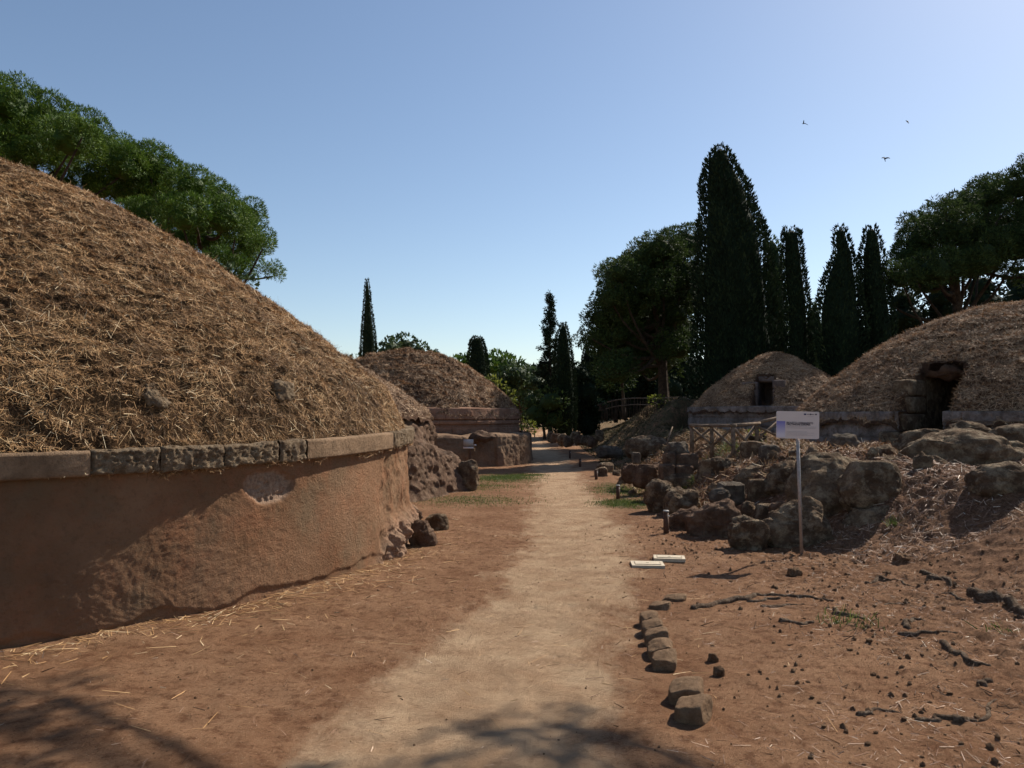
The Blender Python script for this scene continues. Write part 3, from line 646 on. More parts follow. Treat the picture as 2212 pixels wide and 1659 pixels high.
RK = [
 ('boulder', 'huge rounded tufa boulder right behind the sign pole', 'boulder', 1716, 1925, 962, 1190, 11.2, 'rock', 2.6, .16, .7),
 ('boulder', 'egg shaped boulder perched on top front of the huge boulder', 'boulder', 1810, 1952, 990, 1094, 10.7, 'rock', 2.5, .12, .6),
 ('boulder', 'dark overhanging boulder carrying the egg shaped one', 'boulder', 1822, 2004, 1084, 1184, 10.4, 'rock', 2.8, .16, .55),
 ('boulder', 'dark wedge of rock at the foot of the sign pole, leaning left', 'boulder', 1652, 1800, 1070, 1200, 10.5, 'rock', 2.2, .2, .6),
 ('boulder', 'small boulder behind the crest of the huge boulder', 'boulder', 1876, 1943, 960, 996, 13.5, 'rock', 2.6, .13, .6),
 ('boulder', 'low rounded shoulder of rock running right of the egg shaped boulder', 'boulder', 1890, 1962, 980, 1030, 12.2, 'rock', 2.4, .15, .8),
 ('boulder', 'rounded boulder sitting alone on the needle covered ground left of the wide outcrop', 'boulder', 1988, 2060, 985, 1034, 11.6, 'rock', 2.5, .13, .7),
 ('rock_outcrop', 'wide sloping outcrop below the right mound doorway', 'rock', 1960, 2230, 925, 1022, 12.2, 'rock', 2.5, .16, .5),
 ('rock_outcrop', 'dark squared rock at the right edge on top of the wide outcrop', 'rock', 2130, 2290, 916, 985, 12.6, 'rock', 4.5, .13, .6),
 ('rock_outcrop', 'thin slanting slab in front of the right mound wall', 'rock', 1930, 2058, 926, 972, 13.8, 'rock', 2.6, .14, .4),
 ('rock_outcrop', 'flat lit slab just under the doorway of the right mound', 'rock', 2052, 2140, 910, 942, 14.0, 'rock', 2.6, .14, .6),
 ('boulder', 'dark boulder cut by the right edge, sloping down to the left', 'boulder', 2092, 2270, 998, 1074, 9.7, 'rock', 2.5, .16, .6),
 ('rock', 'low mossy rock right of the dark overhanging boulder', 'rock', 1985, 2062, 1112, 1160, 9.9, 'rock', 2.4, .2, .6),
 ('boulder', 'upright gnarled boulder standing left of the dark wedge', 'boulder', 1574, 1650, 1104, 1190, 10.5, 'rock', 2.5, .2, .8),
 ('boulder', 'big smooth boulder with a flat turf top behind the nearest bollard', 'boulder', 1488, 1602, 1073, 1164, 11.6, 'rock_red', 2.9, .14, .8),
 ('boulder', 'low tapering boulder touching the nearest bollard', 'boulder', 1444, 1520, 1090, 1142, 12.3, 'rock_red', 2.3, .16, .8),
 ('boulder', 'small pale topped boulder on the turf of the smooth boulder', 'boulder', 1532, 1575, 1053, 1076, 12.6, 'rock_grey', 2.5, .15, .7),
 ('tufa_block', 'squared block with a white lichen top in the middle of the rock pile', 'stone block', 1550, 1606, 1038, 1078, 13.0, 'rock_grey', 5, .1, .7),
 ('tufa_block', 'upright squared block standing right of the white topped block', 'stone block', 1614, 1664, 1034, 1082, 12.8, 'rock', 5, .09, .7),
 ('tufa_block', 'long fallen block below the upright squared block', 'stone block', 1628, 1686, 1086, 1122, 11.7, 'rock', 5, .1, .6),
 ('tufa_block', 'shorter fallen block wedged left of the long fallen block', 'stone block', 1600, 1634, 1082, 1110, 12.0, 'rock', 4, .12, .8),
 ('boulder', 'rounded boulder at the left end of the rock pile beside the grass', 'boulder', 1394, 1466, 1034, 1104, 14.3, 'rock', 2.4, .17, .9),
 ('boulder', 'low rubble boulder between the left end boulder and the smooth boulder', 'boulder', 1428, 1512, 1050, 1104, 13.6, 'rock', 2.2, .2, .9),
 ('rock_outcrop', 'broad low outcrop beneath the stacked wall blocks', 'rock', 1410, 1520, 1014, 1056, 16.2, 'rock', 2.4, .18, .8),
 ('boulder', 'flat topped boulder left of the stacked wall blocks', 'boulder', 1362, 1432, 1000, 1046, 17.4, 'rock_red', 3.2, .14, .9),
 ('boulder', 'low dark lump at the far left foot of the rock pile', 'boulder', 1340, 1384, 996, 1036, 18.6, 'rock_red', 2.4, .16, 1.0),
 ('tufa_block', 'small grey cube lying on the shaded bank', 'stone block', 1365, 1383, 977, 992, 19.5, 'rock_grey', 6, .06, 1.0),
 ('tufa_block', 'capstone with a pale ragged top crowning the stacked wall blocks', 'stone block', 1433, 1488, 953, 979, 16.6, 'rock_grey', 3.6, .12, .9),
 ('tufa_block', 'left block of the middle course in the stacked wall', 'stone block', 1433, 1457, 977, 1004, 16.5, 'rock_red', 7, .06, 1.5),
 ('tufa_block', 'right long block of the middle course in the stacked wall', 'stone block', 1456, 1507, 978, 1004, 16.5, 'rock_red', 6, .08, .8),
 ('tufa_block', 'left block of the bottom course in the stacked wall', 'stone block', 1424, 1456, 1002, 1026, 16.3, 'rock_red', 6, .07, 1.2),
 ('tufa_block', 'right block of the bottom course in the stacked wall', 'stone block', 1455, 1496, 1003, 1028, 16.3, 'rock_red', 6, .07, 1.0),
 ('tufa_block', 'long low slab lying under the rail fence', 'stone block', 1598, 1676, 952, 985, 15.2, 'rock', 4, .1, .5),
 ('tufa_block', 'pale topped square block left of the sign pole under the fence slab', 'stone block', 1640, 1685, 961, 994, 14.2, 'rock_grey', 5, .09, .7),
 ('rock_outcrop', 'sloping rubble ledge behind the upright squared block', 'rock', 1590, 1700, 1000, 1060, 13.6, 'rock', 2.3, .2, .7),
 ('rock_outcrop', 'shaded hump of earth and rock left of the huge boulder', 'rock', 1650, 1740, 990, 1075, 12.6, 'rock', 2.2, .18, .7),
 ('rock_outcrop', 'shaded ledge to the right of the stacked wall blocks', 'rock', 1500, 1600, 985, 1050, 15.2, 'rock', 2.4, .2, .8),
 ('boulder', 'pale half buried stone against the right mound wall', 'boulder', 1790, 1850, 935, 962, 14.8, 'rock_grey', 2.6, .15, .7),
 ('boulder', 'small dark boulder wedged between the gnarled boulder and the dark wedge', 'boulder', 1638, 1688, 1118, 1172, 11.1, 'rock', 2.4, .2, .8),
 ('rock', 'little shelf of rock jutting from the left of the dark wedge', 'rock', 1664, 1716, 1084, 1104, 11.3, 'rock_red', 3, .14, .7),
 ('broken_stone', 'upright broken stone cube on the open ground at right', 'stone', 1930, 1976, 1189, 1231, 9.1, 'clod', 4.5, .16, .8),
 ('broken_stone', 'small dark pointed stone lying left of the stone cube', 'stone', 1697, 1731, 1220, 1246, 8.7, 'clod', 2.6, .25, .7),
 ('flat_stone', 'thin dark slab lying flat on the needles at right', 'stone', 2062, 2130, 1082, 1091, 10.2, 'rock', 2.4, .15, .5),
 ('boulder', 'end boulder with a slanting back beside the green grass strip', 'boulder', 978, 1038, 980, 1056, 18.6, 'rock', 2.4, .15, .9),
 ('boulder', 'dark rounded stone at the foot of the near wall corner', 'boulder', 887, 941, 1114, 1186, 10.7, 'rock_red', 2.6, .16, .8),
 ('boulder', 'dark pointed stone behind the rounded one at the wall corner', 'boulder', 920, 968, 1103, 1143, 12.3, 'rock', 2.3, .17, .8),
 ('rock', 'small rubble wedge between the wall corner and its stones', 'rock', 872, 912, 1092, 1130, 12.0, 'rock_red', 2.3, .22, .8),
 ('tufa_block', 'small squared stone stub on the shaded verge', 'stone block', 1289, 1326, 999, 1013, 24.5, 'rock', 4, .1, .8),
 ('tufa_block', 'lower of the shaded step stones by the verge', 'stone block', 1284, 1312, 1008, 1030, 22.8, 'rock', 4, .1, .8),
 ('boulder', 'squared shaded boulder halfway up the far verge', 'boulder', 1345, 1440, 938, 985, 26, 'rock', 3.4, .16, .7),
 ('boulder', 'low pair of shaded stones on the far verge', 'boulder', 1285, 1345, 960, 985, 30, 'rock_grey', 2.6, .2, .7),
 ('edging_stone', 'half buried flat stone at the bottom edge, left of the two', 'edging stone', 1676, 1745, 1634, 1664, 4.3, 'edging', 2.5, .12, .7),
 ('edging_stone', 'half buried flat stone at the bottom edge, right of the two', 'edging stone', 1738, 1830, 1632, 1668, 4.3, 'edging', 2.5, .12, .7),
]
for r in RK: rock(*r)
def crag(label, cat, pts, hts, out, back, mt, seed, nu=220, nv=90, amp=.3):
    """craggy fluted rock wall: a profile swept along a spine, foot to the right of the walking direction"""
    P = np.array(pts, float); t = np.linspace(0, len(P) - 1, nu); k = np.arange(len(P))
    for _ in range(1):
        sx = np.interp(t, k, P[:, 0]); sy = np.interp(t, k, P[:, 1])
    ker = np.ones(15) / 15; pad = lambda a: np.convolve(np.pad(a, 7, 'edge'), ker, 'valid'); sx, sy = pad(sx), pad(sy); h = pad(np.interp(t, k, hts))
    dx, dy = np.gradient(sx), np.gradient(sy); L_ = np.hypot(dx, dy); nx, ny = dy / L_, -dx / L_
    ln = np.concatenate([[0], np.cumsum(np.hypot(np.diff(sx), np.diff(sy)))])
    v = np.linspace(0, 1, nv); off = np.interp(v, [0, .12, .5, .62, .72, 1], [out * 1.3, out * .95, out * .25, 0, -.25 * back, -back]); zz = np.interp(v, [0, .12, .5, .62, .72, 1], [-.12, .12, .78, .97, 1.05, 1.0])
    S, O = np.meshgrid(ln, off, indexing='ij'); _, ZZ = np.meshgrid(ln, zz, indexing='ij'); hh = h[:, None] * ZZ
    fl = np.abs(fbm(S * 1.6 + .4 * hh, hh * .5, seed, 4, .6) - .5) * 2
    d = (fbm(S * .9, hh * .9, seed + 3, 5, .62) - .5) * 2.2 * amp - (.5 - fl) * amp * .6 + (fbm(S * 7, hh * 7, seed + 5, 4, .6) - .5) * .4 * amp
    st = (fbm(S * .7, hh * 3.5, seed + 7, 3) - .5) * amp * .9
    w_ = np.interp(v, [0, .1, .65, 1], [.3, 1, 1, .3])[None]
    OO = O + (d + st) * w_; Zr = hh + (fbm(S * 1.5, O * 1.5, seed + 9, 4) - .5) * amp * 1.2 * w_
    X_, Y_ = sx[:, None] + nx[:, None] * OO, sy[:, None] + ny[:, None] * OO
    V = np.stack([X_, Y_, H(sx, sy)[:, None] + Zr], -1).reshape(-1, 3); c = V.mean(0)
    return tag(build('rock_outcrop', V, grid_faces(nu, nv), mat=M[mt], loc=(c[0], c[1], 0)), label, cat, 'tufa rocks beside the path')
crag('rugged fluted tufa crag behind the near wall corner, stepping down to the grass', 'rock', [(-4.2, 15.3), (-3.0, 15.75), (-2.35, 16.4), (-2.0, 17.3), (-1.6, 18.2), (-1.35, 19.0), (-1.6, 20.2), (-3.0, 21.5)], [1.8, 1.75, 1.6, 1.15, .95, .8, .9, 1.3], .45, 2.2, 'rock_red', 3.3)
for i in range(9):
    px = 1190 + 13 * i; py = 950 + 3 * ((i * 5) % 4) - 1.2 * abs(i - 4); dd = 46 - 1.6 * i
    rock('rock', 'shaded rubble stone on the far verge, %s counted from the path bend' % ['first', 'second', 'third', 'fourth', 'fifth', 'sixth', 'seventh', 'eighth', 'ninth'][i], 'rock', px - 10 - (i * 7) % 9, px + 12, py - 14 - (i * 11) % 9, py + 5, dd, 'rock_red' if i % 2 else 'rock', 2.5, .22, .8, .3 * i, 4, 70 + i, 'rubble stones on the far verge')
# edging stones beside the path (tilted slabs set in a row)
ED = [(1412, 1446, 1296, 1318, 'worn flat edging stone far up the row beside the path'), (1440, 1480, 1282, 1300, 'farthest worn edging stone fading into the soil'),
 (1394, 1420, 1326, 1352, 'first stone of the raised five stone edging row, farthest end'), (1396, 1424, 1343, 1372, 'second stone of the raised edging row'),
 (1398, 1438, 1358, 1396, 'third stone of the raised edging row'), (1408, 1450, 1376, 1420, 'fourth stone of the raised edging row'),
 (1416, 1460, 1396, 1444, 'last and nearest stone of the raised edging row'),
 (1456, 1522, 1468, 1520, 'far one of the two thick edging stones near the bottom'), (1478, 1536, 1496, 1566, 'near one of the two thick edging stones near the bottom'),
 (1528, 1552, 1408, 1425, 'small brown stone inside the bend of the edging'), (1540, 1566, 1434, 1460, 'dark pointed clod stone inside the bend of the edging')]
EG = [(1429, 1316, .20, .10, .06, .5), (1460, 1298, .26, .10, .05, .5), (1406, 1350, .17, .13, .10, .1), (1413, 1370, .19, .12, .11, .1), (1423, 1394, .20, .13, .12, .12), (1431, 1420, .20, .14, .12, .15), (1440, 1443, .19, .12, .11, .2), (1490, 1519, .23, .15, .12, .3), (1507, 1560, .22, .14, .12, .4)]
for i, (a, b, c, d_, lb) in enumerate(ED):
    if i < 9:
        px, py, wd, dp, h, rz = EG[i]; wd *= .8; dp *= .8; h *= .75; x, y = gp(px, py, 0); y += dp * .9; z = float(H(x, y))
        V, T = rock_mesh((x, y, z + h * .25), (wd / 2 * 1.15, dp, h * .8), 5, 5.5, 30 + i, .10, -rz, .7)
        V[:, 2] += (V[:, 0] - x) * .18
        tag(build('edging_stone', V, None, T, M['edging'], loc=(x, y, z)), lb, 'edging stone', 'edging stones along the path')
    else:
        rock('edging_stone', lb, 'edging stone', a, b, c, d_, gp((a + b) / 2, d_)[1], 'clod', 2.5, .16, .8, 0, 4, 30 + i, 'edging stones along the path', .3, .05)

# ------------------------------------------------------------------ roots
def root(label, pts, r0, r1, seed):
    P = []
    for px, py in pts:
        x, y = gp(px, py, 0.05); z = float(Hd(np.array([x]), np.array([y]))[0]); x, y = gp(px, py, z + .02); P.append((x, y, z))
    P = np.array(P); n = 14 * (len(P) - 1); t = np.linspace(0, len(P) - 1, n); idx = np.arange(len(P))
    Q_ = np.stack([np.interp(t, idx, P[:, i]) for i in range(3)], 1)
    r = np.random.RandomState(seed)
    Q_[:, :2] += (np.stack([fbm(t * 1.7, seed, 0, 2), fbm(t * 1.7, seed, 5, 2)], 1) - 0.5) * 0.12
    Q_[:, 2] = Hd(Q_[:, 0], Q_[:, 1])
    rad = np.interp(t, [0, t[-1]], [r0 * .78, r1 * .7]) * (0.6 + 0.8 * fbm(t * 1.1, seed, 2, 3)); rad[0] *= .5; rad[-1] *= .3
    Q_[:, 2] += rad * 0.15 + 0.01 * (fbm(t * 1.5, seed, 9, 2) - .5)
    o = build('exposed_root', *tube(Q_, rad, 12, 0.12, seed), M['root'], loc=tuple(Q_[0]))
    return tag(o, label, 'tree root', 'exposed roots on the bare soil')
RT = [('thick dark root running right from the edging stones, longest of all', [(1502, 1312), (1545, 1296), (1600, 1290), (1625, 1286), (1680, 1281), (1740, 1284), (1798, 1292)], .045, .02),
 ('short twisted root lying just below the longest root', [(1622, 1296), (1660, 1291), (1690, 1290)], .03, .02),
 ('thin straight root just in front of the longest root', [(1650, 1302), (1700, 1302), (1738, 1303)], .026, .015),
 ('arched root above the longest root to its right', [(1870, 1262), (1895, 1250), (1925, 1248), (1965, 1259), (2000, 1263)], .03, .012),
 ('heavy gnarled root cut by the right edge', [(2090, 1262), (2125, 1264), (2165, 1268), (2230, 1290)], .06, .05),
 ('humped short root in the middle of the right ground', [(1945, 1348), (1980, 1333), (2010, 1338)], .038, .015),
 ('slender pale root under the humped short root', [(1946, 1365), (2000, 1361), (2070, 1360)], .03, .012),
 ('thick headed root snaking down to the right', [(2030, 1386), (2054, 1402), (2085, 1422), (2125, 1433)], .05, .02),
 ('short arched root alone near the bottom right', [(1860, 1538), (1892, 1525), (1945, 1535)], .026, .01),
 ('angled root with a dark knot near the bottom right corner', [(1990, 1556), (2022, 1541), (2070, 1557), (2088, 1562)], .024, .03),
 ('thin root rising from the dark knot toward the right edge', [(2088, 1560), (2100, 1546), (2150, 1508)], .028, .012),
 ('two lumped dark root below the longest root', [(1686, 1338), (1722, 1341), (1756, 1342)], .03, .02),
 ('thin dark root left of the heavy gnarled root', [(2030, 1276), (2066, 1284), (2095, 1287)], .024, .01),
 ('faint straight root below the arched root', [(1896, 1300), (1930, 1300), (1964, 1299)], .02, .01),
 ('dark lumpy root beside the stone cube', [(1985, 1218), (2020, 1215), (2060, 1222)], .04, .02),
 ('pair of dark knots of root at the far right', [(2010, 1238), (2050, 1240)], .05, .04),
 ('knotted root in the tuft of green weeds', [(1795, 1320), (1830, 1322), (1875, 1332)], .04, .02),
 ('low root bump right of the angled root near the bottom right corner', [(2120, 1470), (2150, 1474)], .04, .02)]
for i, (lb, p, a, b) in enumerate(RT): root(lb, p, a, b, 5 + i * 3)

# ------------------------------------------------------------------ litter: clods, straw, needles, weeds (uncountable)
def scatter(n, xr, yr, seed, keep):
    r = np.random.RandomState(seed); x = xr[0] + (xr[1] - xr[0]) * r.rand(n); y = yr[0] + (yr[1] - yr[0]) * r.rand(n) ** 1.0
    k = keep(x, y, r); return x[k], y[k]
def stuff(name, V, Q, tv, mt): return build(name, V, Q, mat=mt, smooth=False, attrs={'tint': ('FACE', tv)}, kind='stuff')
offm = lambda x, y: (np.hypot(x - C1[0], y - C1[1]) > R1_ + 0.02)
def clods():
    x, y = scatter(60000, (-4, 9), (2.6, 13), 3, lambda x, y, r: offm(x, y) & (x > -.7 * y) & (x < .72 * y) & (r.rand(len(x)) < 0.02 + 0.26 * ss(0.6, 2.6, x) * ss(0.35, 0.6, fbm(x * 1.2, y * 1.2, 3, 3)) + 0.03 * (1 - pathness(x, y))))
    v0, T0 = ico(1); n = len(x); r = np.random.RandomState(5); z = Hd(x, y)
    s = 0.004 + 0.014 * r.rand(n) ** 5 * (0.5 + ss(0.8, 2.4, x)); s = np.where(r.rand(n) < .004, s * 2.0, s)
    D = 1 + 0.55 * (r.rand(n, len(v0)) - .5)
    sc3 = np.stack([s * (0.6 + .7 * r.rand(n)), s * (0.6 + .7 * r.rand(n)), s * (0.7 + .6 * r.rand(n))], 1)
    V = v0[None] * D[..., None] * sc3[:, None] + np.stack([x, y, z + s * .2], 1)[:, None]
    T = T0[None] + (np.arange(n) * len(v0))[:, None, None]
    o = build('earth_clods', V.reshape(-1, 3), None, T.reshape(-1, 3), M['clod'], smooth=False, kind='stuff')
clods()
def lay(name, x, y, L, W, mt, seed, lift=.15, tintf=None, up=0.004):
    z, N = normals_of(H, x, y); z = Hd(x, y); P = np.stack([x, y, z + up], 1)
    tv = np.random.RandomState(seed).rand(len(x)) if tintf is None else tintf(x, y, np.random.RandomState(seed))
    V, Q, tv = blades(P, N, L, W, lift, tv, None, seed); return stuff(name, V, Q, tv, mt)
x, y = scatter(60000, (-4, 9), (2.6, 14), 21, lambda x, y, r: offm(x, y) & (np.abs(x) < .72 * y) & (r.rand(len(x)) < 0.04 + 0.9 * ss(1.0, 4.5, x) * ss(.3, .6, fbm(x * 1.1, y * 1.1, 6, 3)) + .6 * ss(2.9, 2.2, np.abs(y - 2.6) + np.abs(x - 2))))
lay('pine_needles', x, y, (.03, .12), .0035, M['needle'], 22, .25)
x, y = scatter(26000, (-4, 9), (2.6, 12), 71, lambda x, y, r: offm(x, y) & (np.abs(x) < .72 * y) & (r.rand(len(x)) < 0.015 + 0.5 * ss(1.0, 3.0, x) * ss(.42, .62, fbm(x * 1.6, y * 1.6, 12, 3))))
lay('dry_twigs', x, y, (.02, .14), .007, M['twig'], 72, .3, None, .008)
x, y = scatter(60000, (-6, 2), (4.5, 14), 23, lambda x, y, r: offm(x, y) & (r.rand(len(x)) < 0.012 + 1.2 * np.exp(-np.abs(np.hypot(x - C1[0], y - C1[1]) - R1_) / 0.22)))
lay('straw_litter', x, y, (.05, .28), .005, M['straw'], 24, .12, lambda x, y, r: 0.55 + .45 * r.rand(len(x)))
x, y = scatter(45000, (3.6, 13), (9.0, 19), 25, lambda x, y, r: (x > np.interp(y, yk, fk) + .2) & (np.hypot(x - C5[0], y - C5[1]) > R5_))
lay('dry_needle_cover', x, y, (.06, .22), .007, M['needle'], 26, .3)
x, y = scatter(30000, (2.9, 9), (13, 26), 27, lambda x, y, r: (x > np.interp(y, yk, fk)) & (np.hypot(x - C4[0], y - C4[1]) > R4_))
lay('dry_bank_grass', x, y, (.08, .3), .012, M['straw'], 28, .8)
def rubble():
    x, y = scatter(170, (2.7, 7.5), (10.8, 24), 61, lambda x, y, r: (x > np.interp(y, yk, fk) - .15) & (x < np.interp(y, yk, fk) + 3.2) & (nearmound(x, y) < .3))
    v0, T0 = ico(3); n = len(x); r = np.random.RandomState(62); z = Hd(x, y); s_ = .03 + .10 * r.rand(n) ** 3
    VV = []
    for i in range(n):
        f = fbm(v0[:, 0] * 1.6 + i, v0[:, 1] * 1.6, v0[:, 2] * 1.6, 4, .65)
        VV.append(v0 * (1 + 1.3 * (f - .5))[:, None] * (s_[i] * (.8 + .8 * r.rand(3))) + (x[i], y[i], z[i] + s_[i] * .2))
    T = T0[None] + (np.arange(n) * len(v0))[:, None, None]
    build('tufa_rubble', np.concatenate(VV), None, T.reshape(-1, 3), M['rock'], kind='stuff')
rubble()
def patch(name, spots, n, L, W, mt, seed, lift=2.5):
    xs, ys = [], []; r = np.random.RandomState(seed)
    for px, py, z, rx, ry, k in spots:
        gx, gy = gp(px, py, z); m = int(n * k); xs.append(gx + rx * r.randn(m) * .6); ys.append(gy + ry * r.randn(m) * .6)
    return lay(name, np.concatenate(xs), np.concatenate(ys), L, W, mt, seed, lift)
patch('green_grass', [(1085, 1033, 0, .8, .9, 1), (1130, 1026, 0, .5, .4, .4), (1040, 1050, 0, .9, 1.1, .3), (1345, 1058, 0, .6, 1.2, .5), (1350, 1086, 0, .5, .6, .5), (1020, 1080, 0, 1.0, .9, .25)], 8000, (.02, .07), .009, M['grass'], 41)
patch('tall_weeds', [(1512, 965, 1.15, .3, .3, .3), (1600, 955, 1.2, .6, .7, .6), (1650, 935, 1.2, .5, .6, .4), (1800, 1325, .08, .16, .14, .010), (1845, 1330, .08, .25, .15, .014), (1930, 1178, .1, .08, .05, .02), (2150, 1290, .3, .1, .1, .006)], 4000, (.04, .2), .008, M['grass'], 42)
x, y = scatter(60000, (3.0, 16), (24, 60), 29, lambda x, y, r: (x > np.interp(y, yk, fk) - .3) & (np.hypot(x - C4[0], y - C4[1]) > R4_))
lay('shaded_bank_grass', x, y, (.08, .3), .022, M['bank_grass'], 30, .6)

# ------------------------------------------------------------------ trees
def leaves(P, N, L, W, seed, up=0.2, rnd=0.8, tint=None):
    r = np.random.RandomState(seed); n = len(P)
    a = N * 0.7 + r.randn(n, 3) * rnd + np.array([0, 0, up]); a /= np.linalg.norm(a, axis=1)[:, None] + 1e-9
    s = np.cross(a, r.randn(n, 3)); s /= np.linalg.norm(s, axis=1)[:, None] + 1e-9
    l = (L * (0.6 + 0.8 * r.rand(n)))[:, None]; w_ = (W * (0.6 + 0.8 * r.rand(n)))[:, None] / 2
    V = np.stack([P - s * w_ * .6, P + a * l * .45 - s * w_, P + a * l, P + a * l * .45 + s * w_], 1).reshape(-1, 3)
    return V, np.arange(4 * n).reshape(-1, 4), (np.clip(.5 + .22 * r.randn(n), 0, 1) if tint is None else tint)
def lobe_crown(par, lobes, dens, L, W, mt, seed, flat_=0.75, under=0.35, rough=0.28, fr=1.2, thr=0.30, core=0.78, up=.25, name='crown', per=1, cores=None):
    """lobes: (x,y,z,r); leaf tufts on clumpy lobe surfaces, open underside"""
    r = np.random.RandomState(seed); PP, NN = [], []; cv = MB(); v0, T0 = ico(4 if dens > 60 else 3)
    LB = np.array(lobes)
    for (x, y, z, R) in lobes:
        n = int(dens * 12 * R * R * 1.0)
        d = r.randn(n, 3); d /= np.linalg.norm(d, axis=1)[:, None]
        keep = (d[:, 2] > -0.25) | (r.rand(n) < under); d = d[keep]
        q = d * 1.0; f = fbm(q[:, 0] * R * fr + x, q[:, 1] * R * fr + y, q[:, 2] * R * fr + z, 4)
        f2_ = fbm(q[:, 0] * R * 2.8 + z, q[:, 1] * R * 2.8 + x, q[:, 2] * R * 2.8 + y, 3); rad = R * (1 + rough * (f - .5) * 2.2 + rough * .9 * (f2_ - .5)) * (1 - 0.18 * r.rand(len(d)) ** 2)
        k = ((f > thr) & (f2_ > .36)) | (r.rand(len(d)) < .22); d = d[k]; rad = rad[k]
        p = d * rad[:, None]; p[:, 2] *= flat_; p += (x, y, z)
        inside = np.zeros(len(p), bool)
        for (a, b, c, R2) in lobes[(np.abs(LB[:, :3] - (x, y, z)).max(1) < LB[:, 3] + R * 1.3)].tolist() if isinstance(lobes, np.ndarray) else [tuple(v) for v in LB[(np.abs(LB[:, :3] - (x, y, z)).max(1) < LB[:, 3] + R * 1.3)]]:
            if abs(a - x) + abs(b - y) + abs(c - z) < 1e-6: continue
            e = (p - (a, b, c)) / np.array([1, 1, flat_]); inside |= (e ** 2).sum(1) < (R2 * 0.72) ** 2
        PP.append(p[~inside]); NN.append(d[~inside])
        if core > 0 and R > .62:
            fv = fbm(v0[:, 0] * R * fr + x, v0[:, 1] * R * fr + y, v0[:, 2] * R * fr + z, 3)
            cc = v0 * (R * core * (1 + rough * (fv - .5) * 2.2))[:, None]; cc[:, 2] *= flat_ * .9
            cv.add(cc + (x, y, z), None, T0)
    for (x, y, z, R) in (cores or []):
        fv = fbm(v0[:, 0] * R * 1.6 + x, v0[:, 1] * R * 1.6 + y, v0[:, 2] * R * 1.6 + z, 4)
        cc = v0 * (R * (1 + 1.0 * (fv - .5)))[:, None]; cc[:, 2] *= .85; cv.add(cc + (x, y, z), None, T0)
    P = np.concatenate(PP); N = np.concatenate(NN)
    if per > 1:
        P = np.repeat(P, per, 0) + r.randn(len(P) * per, 3) * W * .3; N = np.repeat(N, per, 0)
    tn = np.clip(.15 + .7 * fbm(P[:, 0] * 1.1, P[:, 1] * 1.1, P[:, 2] * 1.1, 3) + .2 * r.randn(len(P)), 0, 1)
    V, Q, tv = leaves(P, N, L, W, seed, up, .55, tn)
    if cv.n:
        cV, _, cT = cv.out(); T = cT + len(V); V = np.concatenate([V, cV]); tv = np.concatenate([tv, np.full(len(cT), .35)])
    else: T = None
    return build(name, V, Q, T, mt, par, smooth=False, attrs={'tint': ('FACE', tv)})
def trunk(par, base, top, r0, r1, limbs=(), seed=0, name='trunk', bend=.25):
    m = MB(); t = np.linspace(0, 1, 14); b = np.array(base, float); e = np.array(top, float)
    P = b + (e - b) * t[:, None]; P[:, 0] += bend * np.sin(t * 4 + seed) * t; P[:, 1] += bend * np.cos(t * 3 + seed) * t
    P[0, 2] -= .3
    m.tube(P, r0 + (r1 - r0) * t + .35 * r0 * np.exp(-t * 14), 10, .08, seed)
    for i, (l, frac) in enumerate(limbs):
        s = P[int(frac * 13)]; l = np.array(l, float); u = np.linspace(0, 1, 9)[:, None]
        L_ = s + (l - s) * u; L_[:, 2] += (-.12 * np.linalg.norm(l - s) * np.sin(u[:, 0] * math.pi)) ; L_[:, 0] += .25 * (vn(u[:, 0] * 4, i * 3.1 + seed) - .5)
        m.tube(L_, np.linspace(r1 * .75, .03, 9), 7, .1, i)
    return m.build(name, M['bark'], par)
def sub_lobes(lob, seed, k=13, f=.40):
    r = np.random.RandomState(seed); out = []
    for (x, y, z, R) in lob:
        m = k if R > .7 else 9
        for i in range(m):
            t = (i + .5) / m; cz = 1 - 1.45 * t; a = i * 2.4 + r.rand() * .7; q = math.sqrt(max(0, 1 - cz * cz))
            d = (.70 + .12 * r.rand()) * R; out.append((x + d * q * math.cos(a), y + d * q * math.sin(a), z + d * cz * .85, R * f * (.8 + .45 * r.rand())))
    return out
def px_lobes(L, d, spread, seed, dk=None):
    r = np.random.RandomState(seed); out = []
    for (a, b, rr) in L:
        dd = d + spread * (r.rand() - .5) * 2; p = at(a, b, dd); out.append((p[0], p[1], p[2], rr / FPX * dd))
    return out
def pine(label, L, d, spread, trunk_px, seed, mt='pine', dens=26, leaf=(.26, .075), back=True, group='stone pines', thr=.3, per=1, core=.78, flat_=.85, under=.35, zb=0.0, rough=.28):
    lob = px_lobes(L, d, spread, seed)
    if back:  # the far side of the crown
        r = np.random.RandomState(seed + 1)
        for (x, y, z, R) in list(lob)[::2]: lob.append((x + (r.rand() - .5) * R, y + R * 1.4 + spread, z + (r.rand() - .6) * R * .4, R * 1.05))
    tx = at(trunk_px, 800, d)[0]; cz = np.mean([l[2] for l in lob]); zt = min(cz, np.percentile([l[2] for l in lob], 60))
    o = thing('pine_tree', label, 'pine tree', (tx, d + .5, zb), group)
    lim = [((x, y, z - R * .3), .45 + .5 * ((i * .37) % 1)) for i, (x, y, z, R) in enumerate(lob)]
    trunk(o, (tx, d + .5, zb), (np.mean([l[0] for l in lob]) * .3 + tx * .7, d + .8, zt), .28, .13, lim, seed)
    lobe_crown(o, sub_lobes(lob, seed), dens * .95, leaf[0], leaf[1], M[mt], seed, flat_, under, rough, thr=thr, per=per, core=0, cores=[(x, y, z, R * .56) for x, y, z, R in lob if R > .75])
    return o
